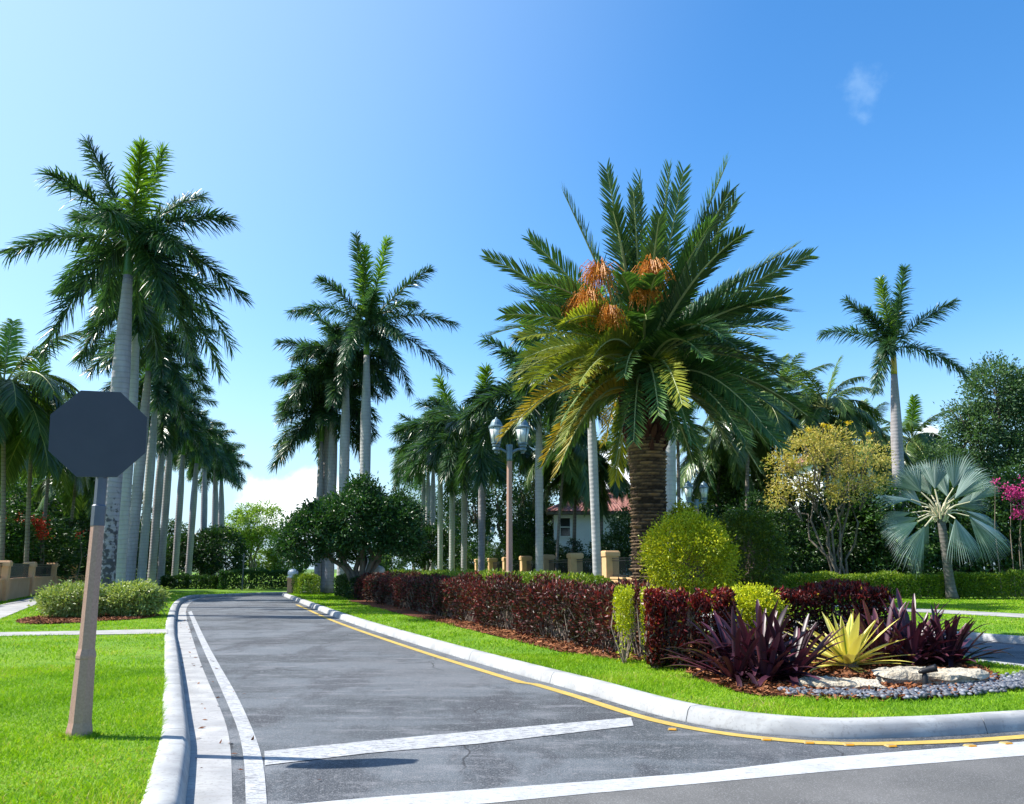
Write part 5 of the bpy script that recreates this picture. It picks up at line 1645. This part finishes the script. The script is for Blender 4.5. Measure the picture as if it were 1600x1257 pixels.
def purple(label, u, v, heads, seed, tilt):
    b = G(u, v, LAWN_Z)
    t = thing('purple_bromeliad', label, 'plant', b, 'purple bromeliads in the island bed')
    r = np.random.default_rng(seed)
    g = Geo()
    c = 0
    for (hx, hy, sc, n) in heads:
        for i in range(n):
            a = i * 2.39996 + r.normal() * .6
            el = math.radians(r.uniform(24, 80) if i > 2 else r.uniform(66, 88))
            d = np.array([math.cos(a) * math.cos(el) + tilt, math.sin(a) * math.cos(el), math.sin(el)])
            L = sc * r.uniform(.7, 1.12)
            blade(g, (hx + .05 * math.cos(a), hy + .05 * math.sin(a), -.01), d, L * 1.06, r.uniform(.056, .084), r.uniform(.1, .7) if r.random() < .6 else r.uniform(.6, 1.7), seed * 1000 + c,
                  rnd=float(np.clip(.45 + r.normal() * .28, 0, 1)), prof=lambda s: np.clip(1.1 - .12 * s - .7 * s ** 16, .03, 1.3), fold=.45)
            c += 1
    g.build('leaves', M['purple_leaf'], t, True); t.scale = (1, 1, .90)
    return t


purple('left purple bromeliad clump of long strap leaves, next to the grass strip', 1190, 1066, [(-.30, .1, .92, 34), (.02, .15, 1.0, 40), (.36, .02, .95, 34), (0, -.14, .7, 24), (.16, .45, 1.05, 26)], 41, 0)
purple('right purple bromeliad clump behind the pale rocks, beside the exit road', 1442, 1042, [(-.50, .2, 1.0, 32), (-.05, .1, .98, 40), (.36, .05, .88, 38), (.1, .5, 1.08, 28), (.55, .2, .8, 28), (-.2, -.1, .7, 24)], 42, .03)
b = G(1326, 1048, LAWN_Z)
ag = thing('variegated_agave', 'yellow and green striped spiky rosette between the two purple clumps', 'plant', b)
g = Geo(); r = np.random.default_rng(77)
for i in range(38):
    a = i * 2.39996
    q = i / 38
    el = math.radians(84 - 82 * q ** .8 + r.normal() * 4)
    d = np.array([math.cos(a) * math.cos(el), math.sin(a) * math.cos(el), math.sin(el)])
    blade(g, (.05 * math.cos(a), .05 * math.sin(a), .16 - .10 * q), d, (.78 + .10 * math.sin(q * 3.1)) * r.uniform(.85, 1.08), .135 * r.uniform(.8, 1.15), r.uniform(0, .25) + .22 * q, 7000 + i,
          stripe=True, prof=lambda s: np.clip(.55 + 1.35 * s - 1.95 * s ** 2.2, .01, 1.2) * 1.05, fold=.22)
g.build('leaves', M['agave_leaf'], ag, True); ag.scale = (1.14, 1.14, .90)
g = Geo(); g.lathe([(.01, -.02), (.10, -.02), (.12, .08), (.06, .2), (.01, .22)], 10); g.build('stem', M['twig'], ag)


# rocks
def rock(label, u0, v0, u1, v1, ztop, seed):
    a, c_ = G(u0, v1, LAWN_Z), G(u1, v1, LAWN_Z)
    cx, cy = (a.x + c_.x) / 2, (a.y + c_.y) / 2
    L = (c_.x - a.x) / 2
    r = np.random.default_rng(seed)
    nt, nz = 56, 15
    th = np.arange(nt) * 2 * np.pi / nt
    ph = r.uniform(0, 6.28, 6)
    rim = 1 + .10 * np.sin(2 * th + ph[0]) + .07 * np.sin(5 * th + ph[1]) + .04 * np.sin(11 * th + ph[2]) + r.normal(size=nt) * .012
    rings = []
    prof = [(.0, -.03), (.86, -.03), (.94, .02), (.96, ztop * .3), (.90, ztop * .42), (1.0, ztop * .58), (1.0, ztop * .75), (.95, ztop * .9), (.84, ztop * .98), (.6, ztop), (.35, ztop * 1.03), (.12, ztop * .97), (0, ztop * .97)]
    for j, (k, z) in enumerate(prof):
        w = rim * (1 + .035 * np.sin(7 * th + j * 1.3) + r.normal(size=nt) * .012) if k > 0 else rim * 0
        zz_ = z + (.018 * np.sin(3 * th + j) + .012 * np.sin(8 * th + j * 2) + r.normal(size=nt) * .004) * (z > .01)
        rings.append(np.stack([L * k * w * np.cos(th), .42 * k * w * np.sin(th) * (.8 + .3 * np.cos(th + ph[3])), zz_], -1))
    g = Geo(); g.rings(rings)
    o = g.build('rock', M['limestone'], None, False, loc=(cx, cy + .25, LAWN_Z + .005))
    return tag(o, label, 'rock', 'limestone rocks at the island nose')


rock('left flat pale limestone slab in front of the yellow rosette', 1262, 1050, 1390, 1082, .09, 1)
rock('larger right pale limestone slab with layered edge, beside the path light', 1386, 1040, 1548, 1074, .17, 2)

# pebbles
g = Geo(); r = np.random.default_rng(12)
line = np.array([list(G(u, v, LAWN_Z))[:2] for u, v in [(1225, 1086), (1290, 1090), (1360, 1092), (1430, 1090), (1500, 1084), (1560, 1078), (1600, 1070), (1640, 1062)]])
line = resample(smooth_line(line, 2), .02)
npb = 1500
for i in range(npb):
    k = r.integers(0, len(line)); f = k / len(line)
    off = r.normal() * (.10 + .10 * f) + .08 * f
    c_ = np.array([line[k, 0] + r.normal() * .03, line[k, 1] + off, LAWN_Z + .03 + r.random() * .03])
    a, b_, cc = r.uniform(.022, .05), r.uniform(.018, .035), r.uniform(.014, .024)
    rz = r.uniform(0, 3.14)
    th = np.arange(8) * np.pi / 4
    rings = []
    for ph_ in (-1.5, -.8, 0, .8, 1.5):
        x = a * math.cos(ph_) * np.cos(th); y = b_ * math.cos(ph_) * np.sin(th)
        rings.append(np.stack([c_[0] + x * math.cos(rz) - y * math.sin(rz), c_[1] + x * math.sin(rz) + y * math.cos(rz), np.full(8, c_[2] + cc * math.sin(ph_))], -1))
    g.rings(rings, 0, float(np.clip(r.normal() * .25 + .5, 0, 1)))
tag(g.build('pebbles', M['pebble'], None, True), kind='stuff')

# path light
b = G(1447, 1078, LAWN_Z)
pl_ = thing('path_light', 'small black garden spotlight on a stake among the pebbles', 'garden light', b)
g = Geo(); g.lathe([(.0, -.03), (.028, -.03), (.032, 0), (.036, .02), (.036, .16), (.026, .175), (.018, .21), (0, .21)], 14); g.build('stake', M['black_metal'], pl_, True)
g = Geo(); g.tube([(-.07, .0, .20), (-.03, 0, .21), (.05, -.02, .235), (.10, -.04, .25), (.125, -.05, .257)], [.015, .032, .038, .042, .046], 14); g.build('lamp_head', M['black_metal'], pl_, True)

# ------------------------------------------------------------------ octagonal sign seen from behind
sb0 = G(123, 1152, LAWN_Z)
SYaw = math.atan2(sb0.x * 0.93, sb0.y) * -1
sg = thing('road_sign', 'octagonal road sign seen from its dark blank back, on a peach stucco post', 'sign', sb0)
SH = P(150, 680, sb0.y).z - LAWN_Z
px2m = sb0.y / F_PX
def zpx(v): return P(140, v, sb0.y).z - LAWN_Z
g = Geo()
prof = [(0, -.03), (.108, -.03), (.106, zpx(1142)), (.092, zpx(1128)), (.079, zpx(1030)), (.083, zpx(1028)), (.083, zpx(1024)), (.068, zpx(1014)), (.056, zpx(822)), (0, zpx(822))]
g.lathe(prof, 8, phase=math.pi / 8 + .30); g.build('post', M['post_stucco'], sg)
g = Geo(); g.lathe([(0, zpx(822)), (.060, zpx(822)), (.060, zpx(791)), (.050, zpx(789)), (.050, zpx(742)), (.04, zpx(742)), (.04, SH + .2), (0, SH + .2)], 8, phase=math.pi / 8 + .30)
g.build('post_sleeve', M['dark_metal'], sg)
half = .392
yaw = math.atan2(-sb0.x, sb0.y) * .86
Rm = Matrix.Rotation(yaw, 4, 'Z') @ Matrix.Rotation(math.radians(-2.2), 4, 'Y')
cR = half / math.cos(math.pi / 8)
oct_ = [(cR * math.cos(math.pi / 8 + k * math.pi / 4), cR * math.sin(math.pi / 8 + k * math.pi / 4)) for k in range(8)]
pl_off = Vector((-.055, 0, SH))


def octo(y0, y1, sc):
    V = [pl_off + Rm @ Vector((x * sc, y0, z * sc)) for x, z in oct_] + [pl_off + Rm @ Vector((x * sc, y1, z * sc)) for x, z in oct_]
    g = Geo()
    for k in range(8):
        j = (k + 1) % 8
        g.add([V[k], V[8 + k], V[8 + j], V[j]], [(0, 1, 2, 3)])
    g.add(V[:8], [tuple(range(8))]); g.add(V[8:], [tuple(range(8))[::-1]])
    return g


pn = octo(-.075, -.052, 1.0).build('back_panel', M['sign_back'], sg)
pf = octo(-.050, -.046, .985).build('face_panel', M['sign_front'], sg)
g = Geo()
for dz in (-.22, .22):
    c_ = Vector((0, -.02, SH + dz))
    g.box((c_.x - .06, c_.y - .005, c_.z - .02), (c_.x + .06, c_.y + .06, c_.z + .02))
g.build('bracket', M['dark_metal'], sg)

# ------------------------------------------------------------------ twin street lamps
def street_lamp(label, u, Y, vtop, group='twin headed street lamps', rz=0.0):
    base = Vector((XU(u, Y, 2), Y, LAWN_Z))
    t = thing('street_lamp', label, 'street lamp', base, group, rz)
    H = P(u, vtop, Y).z - LAWN_Z            # top of the lanterns
    k = H / 6.1
    g = Geo()
    g.lathe([(0, -.03), (.17, -.03), (.17, .25), (.145, .3), (.135, 1.15), (.15, 1.2), (.15, 1.27), (.105, 1.36), (.085, 4.75 * k), (0, 4.75 * k)], 8, phase=.39)
    g.build('post', M['post_stucco'], t)
    g = Geo()
    g.lathe([(0, 4.75 * k), (.10, 4.75 * k), (.085, 4.85 * k), (.11, 5.2 * k), (.11, 5.27 * k), (0, 5.27 * k)], 12)
    for sx in (-1, 1):
        g.tube([(0, 0, 4.92 * k), (sx * .13, 0, 5.06 * k), (sx * .28, 0, 5.13 * k), (sx * .42, 0, 5.12 * k)], [.05, .045, .04, .045], 8)
    g.build('arm', M['verdigris'], t, True)
    for sx in (-1, 1):
        g = Geo(); x = sx * .42; z0 = 5.0 * k
        g.lathe([(0, z0), (.05, z0), (.06, z0 + .06), (.12, z0 + .10), (.12, z0 + .14), (.095, z0 + .18), (.13, z0 + .22), (.13, z0 + .26), (.11, z0 + .28), (.15, z0 + .30), (.15, z0 + .34), (0, z0 + .34)], 16, 0, .5, (x, 0))
        g.lathe([(0, z0 + .80), (.245, z0 + .80), (.25, z0 + .84), (.20, z0 + .88), (.17, z0 + .97), (.12, z0 + 1.05), (.05, z0 + 1.09), (.03, z0 + 1.14), (0, z0 + 1.16)], 16, 0, .5, (x, 0))
        for a in range(6):
            ca, sa_ = math.cos(a * math.pi / 3), math.sin(a * math.pi / 3)
            g.tube([(x + .14 * ca, .14 * sa_, z0 + .33), (x + .225 * ca, .225 * sa_, z0 + .81)], [.011, .011], 5)
        ln = g.build('lantern', M['verdigris'], t)
        g = Geo(); g.lathe([(0, z0 + .345), (.13, z0 + .345), (.215, z0 + .795), (0, z0 + .795)], 20, 0, .5, (x, 0))
        g.build('glass', M['lamp_glass'], ln, True)
    return t


street_lamp('tall twin headed street lamp on a peach post behind the maroon hedge', 796, 25, 655, rz=.1)
street_lamp('twin headed street lamp half hidden by the hanging date palm fronds', 1092, 39, 757, rz=.25)
street_lamp('small distant twin headed street lamp seen beyond the fence row palms', 762, 78, 826)


# ------------------------------------------------------------------ fences and pillars
def fence(name, label, posts, w, h, matk, wall_h, rail_top, group=None):
    base = np.array([posts[0][0], posts[0][1], LAWN_Z])
    t = thing(name, label, 'fence', base, group)
    rel = [np.array([p[0], p[1]]) - base[:2] for p in posts]
    for i, p in enumerate(rel):
        q = rel[min(i + 1, len(rel) - 1)] - rel[max(i - 1, 0)]
        a = math.atan2(q[1], q[0])
        g = Geo()
        g.box((-w / 2, -w / 2, -.03), (w / 2, w / 2, h - .26))
        g.box((-w / 2 - .05, -w / 2 - .05, h - .26), (w / 2 + .05, w / 2 + .05, h - .04), bevel=.03)
        g.box((-w / 2 - .02, -w / 2 - .02, h - .045), (w / 2 + .02, w / 2 + .02, h), bevel=.03)
        o = g.build('pillar', M[matk], t, loc=(p[0], p[1], 0)); o.rotation_euler = (0, 0, a)
    for p, q in zip(rel[:-1], rel[1:]):
        d = q - p; L = np.linalg.norm(d); a = math.atan2(d[1], d[0]); m_ = (p + q) / 2
        hl = L / 2 - w / 2 - .004
        g = Geo()
        g.box((-hl, -.12, -.03), (hl, .12, wall_h - .08)); g.box((-hl, -.16, wall_h - .08), (hl, .16, wall_h))
        o = g.build('low_wall', M[matk], t, loc=(m_[0], m_[1], 0)); o.rotation_euler = (0, 0, a)
        g = Geo()
        for z in (wall_h + .08, rail_top - .12, rail_top):
            g.box((-hl, -.018, z - .018), (hl, .018, z + .018))
        nb = int(2 * hl / .13)
        for k in range(nb):
            x = -hl + (k + .5) * 2 * hl / nb
            g.tube([(x, 0, wall_h), (x, 0, rail_top)], [.009, .009], 5, cap=False)
        o = g.build('railing', M['black_metal'], t, loc=(m_[0], m_[1], 0)); o.rotation_euler = (0, 0, a)
    return t


fence('peach_fence', 'peach pillared fence with dark railings in front of the white house', [(13.4 - .232 * y, y) for y in (32.7, 38.0, 43.3, 48.6, 53.9, 59.2, 64.5, 70)], .62, 2.25, 'fence_stucco', 1.05, 1.9)
fl = [(XU(u, Y), Y) for u, Y in ((-60, 31.0), (5, 36.5), (46, 43.5), (81, 50.5), (113, 57.5), (142, 65), (168, 73), (190, 82), (208, 91))]
fence('pink_wall_fence', 'long pinkish wall with pillars and dark railings at the left', fl, .50, 1.78, 'fence_pink', .98, 1.65)


def cap_pillar(label, u, Y, vtop):
    b = (XU(u, Y), Y, LAWN_Z)
    t = thing('gate_pillar', label, 'pillar', b, 'white capped pillars on the island')
    H = P(u, vtop, Y).z - LAWN_Z
    g = Geo(); g.box((-.24, -.24, -.03), (.24, .24, H - .62)); g.box((-.29, -.29, H - .62), (.29, .29, H - .52), bevel=.02); g.build('shaft', M['fence_pink'], t)
    g = Geo(); g.lathe([(0, H - .52), (.30, H - .52), (.32, H - .44), (.20, H - .42), (.28, H - .36), (.31, H - .26), (.28, H - .14), (.17, H - .04), (0, H)], 20); g.build('cap', M['cap_white'], t, True)
    return t


cap_pillar('peach pillar with white rounded cap at the far tip of the island', 458, 47.6, 889)
cap_pillar('white rounded pillar cap poking over the hedge beside the round tree', 592, 41.0, 884)

b = (XU(380, 55), 55, LAWN_Z)
sp = thing('sign_pole', 'thin grey pole standing at the far end of the road', 'pole', b)
g = Geo(); g.lathe([(0, -.03), (.05, -.03), (.05, 2.4), (.04, 2.45), (0, 2.45)], 8); g.build('pole', M['dark_metal'], sp)
g = Geo(); g.box((-.04, -.06, 2.0), (.04, -.052, 2.4)); g.build('plate', M['dark_metal'], sp)


# ------------------------------------------------------------------ houses
def house(label, x0, x1, Y, depth, eave, ridge, windows, wall='white_wall'):
    t = thing('house', label, 'house', ((x0 + x1) / 2, Y, LAWN_Z))
    hx = (x1 - x0) / 2
    g = Geo(); g.box((-hx, 0, -.05), (hx, depth, eave)); g.build('wall', M[wall], t)
    # hipped roof of barrel tiles
    ov = .55
    g = Geo()
    hip = min(hx * .8, depth / 2)
    c = [(-hx - ov, -ov), (hx + ov, -ov), (hx + ov, depth + ov), (-hx - ov, depth + ov)]
    rl, rr_ = np.array([-hx + hip, depth / 2, ridge]), np.array([hx - hip, depth / 2, ridge])
    r = np.random.default_rng(3)

    def slope(a, b, ta, tb):
        a, b, ta, tb = (np.asarray(q, float) for q in (a, b, ta, tb))
        nrm = norm(np.cross(b - a, tb - a))
        n = max(2, int(np.linalg.norm(b - a) / .26)) * 4
        nr = 14
        R = []
        C = []
        for j in range(nr + 1):
            f = j / nr
            for up_ in ((0,) if j == 0 else ((.05, 0) if j < nr else (.05,))):
                p = a + (ta - a) * f; q = b + (tb - b) * f
                u_ = np.linspace(0, 1, n + 1)
                line_ = p + (q - p) * u_[:, None]
                wave = .055 * np.abs(np.sin(np.arange(n + 1) * np.pi / 4))
                R.append(line_ + nrm * (wave + up_)[:, None])
                C.append(np.clip(.5 + r.normal(size=n + 1) * .22, 0, 1))
        g.rings(np.array(R), 0, np.array(C).ravel(), closed=False)
    e = eave
    slope((*c[0], e), (*c[1], e), rl, rr_); slope((*c[2], e), (*c[3], e), rr_, rl)
    slope((*c[1], e), (*c[2], e), rr_, rr_); slope((*c[3], e), (*c[0], e), rl, rl)
    for (p, q) in (((*c[0], e + .05), rl), ((*c[1], e + .05), rr_), (rl, rr_), ((*c[2], e + .05), rr_), ((*c[3], e + .05), rl)):
        g.tube([p, np.asarray(q) + np.array([0, 0, .06])], [.12, .12], 8, 0, .6)
    g.build('roof', M['roof_tile'], t)
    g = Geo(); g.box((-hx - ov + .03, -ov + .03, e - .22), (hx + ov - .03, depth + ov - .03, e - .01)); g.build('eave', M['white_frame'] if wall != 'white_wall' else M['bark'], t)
    for (wx, z0, z1, ww) in windows:
        g = Geo()
        x_ = wx - (x0 + x1) / 2
        for (a0, a1, b0, b1) in ((x_ - ww / 2 - .09, x_ + ww / 2 + .09, z0 - .1, z0), (x_ - ww / 2 - .09, x_ + ww / 2 + .09, z1, z1 + .1), (x_ - ww / 2 - .09, x_ - ww / 2, z0, z1), (x_ + ww / 2, x_ + ww / 2 + .09, z0, z1), (x_ - ww / 2, x_ + ww / 2, (z0 + z1) / 2 - .03, (z0 + z1) / 2 + .03)):
            g.box((a0, -.08, b0), (a1, -.004, b1))
        f = g.build('window', M['white_frame'], t)
        g = Geo(); g.box((x_ - ww / 2, -.035, z0), (x_ + ww / 2, -.028, z1)); g.build('pane', M['pane'], f)
    return t


HY = 58.0
k_ = HY / F_PX
house('white house with red tiled roof and one dark window behind the peach fence', XU(866, HY, 4), XU(1040, HY, 4), HY, 9.0, P(900, 800, HY).z - LAWN_Z, P(940, 768, HY + 4.5).z - LAWN_Z,
      [(XU(883, HY, 5), P(883, 838, HY).z - LAWN_Z, P(883, 810, HY).z - LAWN_Z, 15 * k_), (XU(1005, HY, 5), P(883, 838, HY).z - LAWN_Z, P(883, 810, HY).z - LAWN_Z, 15 * k_)])
house('pale house with pinkish tiled roof glimpsed at the left edge', XU(-160, 75, 4), XU(22, 75, 4), 75, 9.0, P(0, 790, 75).z - LAWN_Z, P(0, 748, 79).z - LAWN_Z, [(XU(-40, 75, 4), 2.2, 3.6, 1.0)])
house('pale house glimpsed through the yellow tree at the right', XU(1290, 68, 5), XU(1395, 68, 5), 68, 9.0, P(1300, 716, 68).z - LAWN_Z, P(1300, 694, 72).z - LAWN_Z, [(XU(1315, 68, 5), 5.2, 6.8, 1.0), (XU(1350, 68, 5), 5.2, 6.8, 1.0)])

# ------------------------------------------------------------------ yellow road studs
SGp = 'yellow road studs beside the yellow line'
proto = None
where = ['yellow road stud alone at the left, by the end of the stop line', 'yellow road stud, first of the close row along the island nose', 'yellow road stud, second of the close row along the island nose', 'yellow road stud in the middle of the row along the island nose',
         'yellow road stud right of the middle of the island nose', 'yellow road stud near the right edge, left of a close pair', 'yellow road stud nearest the right picture edge']
for i, ((u, v), lab) in enumerate(zip([(1051, 1141), (1198, 1157), (1264, 1162), (1326, 1165), (1392, 1167), (1516, 1167), (1572, 1163)], where)):
    b = G(u, v, 0.0)
    if proto is None:
        t = thing('road_stud', lab, 'road stud', b, SGp); t.scale = (.72, .72, .8)
        g = Geo(); g.rings([[(0, 0, .004)] * 4, [(-.065, -.055, .004), (.065, -.055, .004), (.065, .055, .004), (-.065, .055, .004)], [(-.05, -.04, .022), (.05, -.04, .022), (.05, .04, .022), (-.05, .04, .022)], [(0, 0, .022)] * 4])
        g.build('body', M['stud_base'], t)
        g = Geo(); g.rings([[(-.046, -.056, .007), (.046, -.056, .007), (.046, -.042, .020), (-.046, -.042, .020)], [(-.046, -.060, .010), (.046, -.060, .010), (.046, -.046, .024), (-.046, -.046, .024)]]); g.add([(-.046, -.060, .010), (.046, -.060, .010), (.046, -.046, .024), (-.046, -.046, .024)], [(0, 1, 2, 3)])
        g.build('reflector', M['stud_yellow'], t)
        proto = t
    else:
        t = copy_tree(proto)
        t.location = b; tag(t, lab, 'road stud', SGp)
    t.rotation_euler = (0, 0, -.25 + .09 * i)
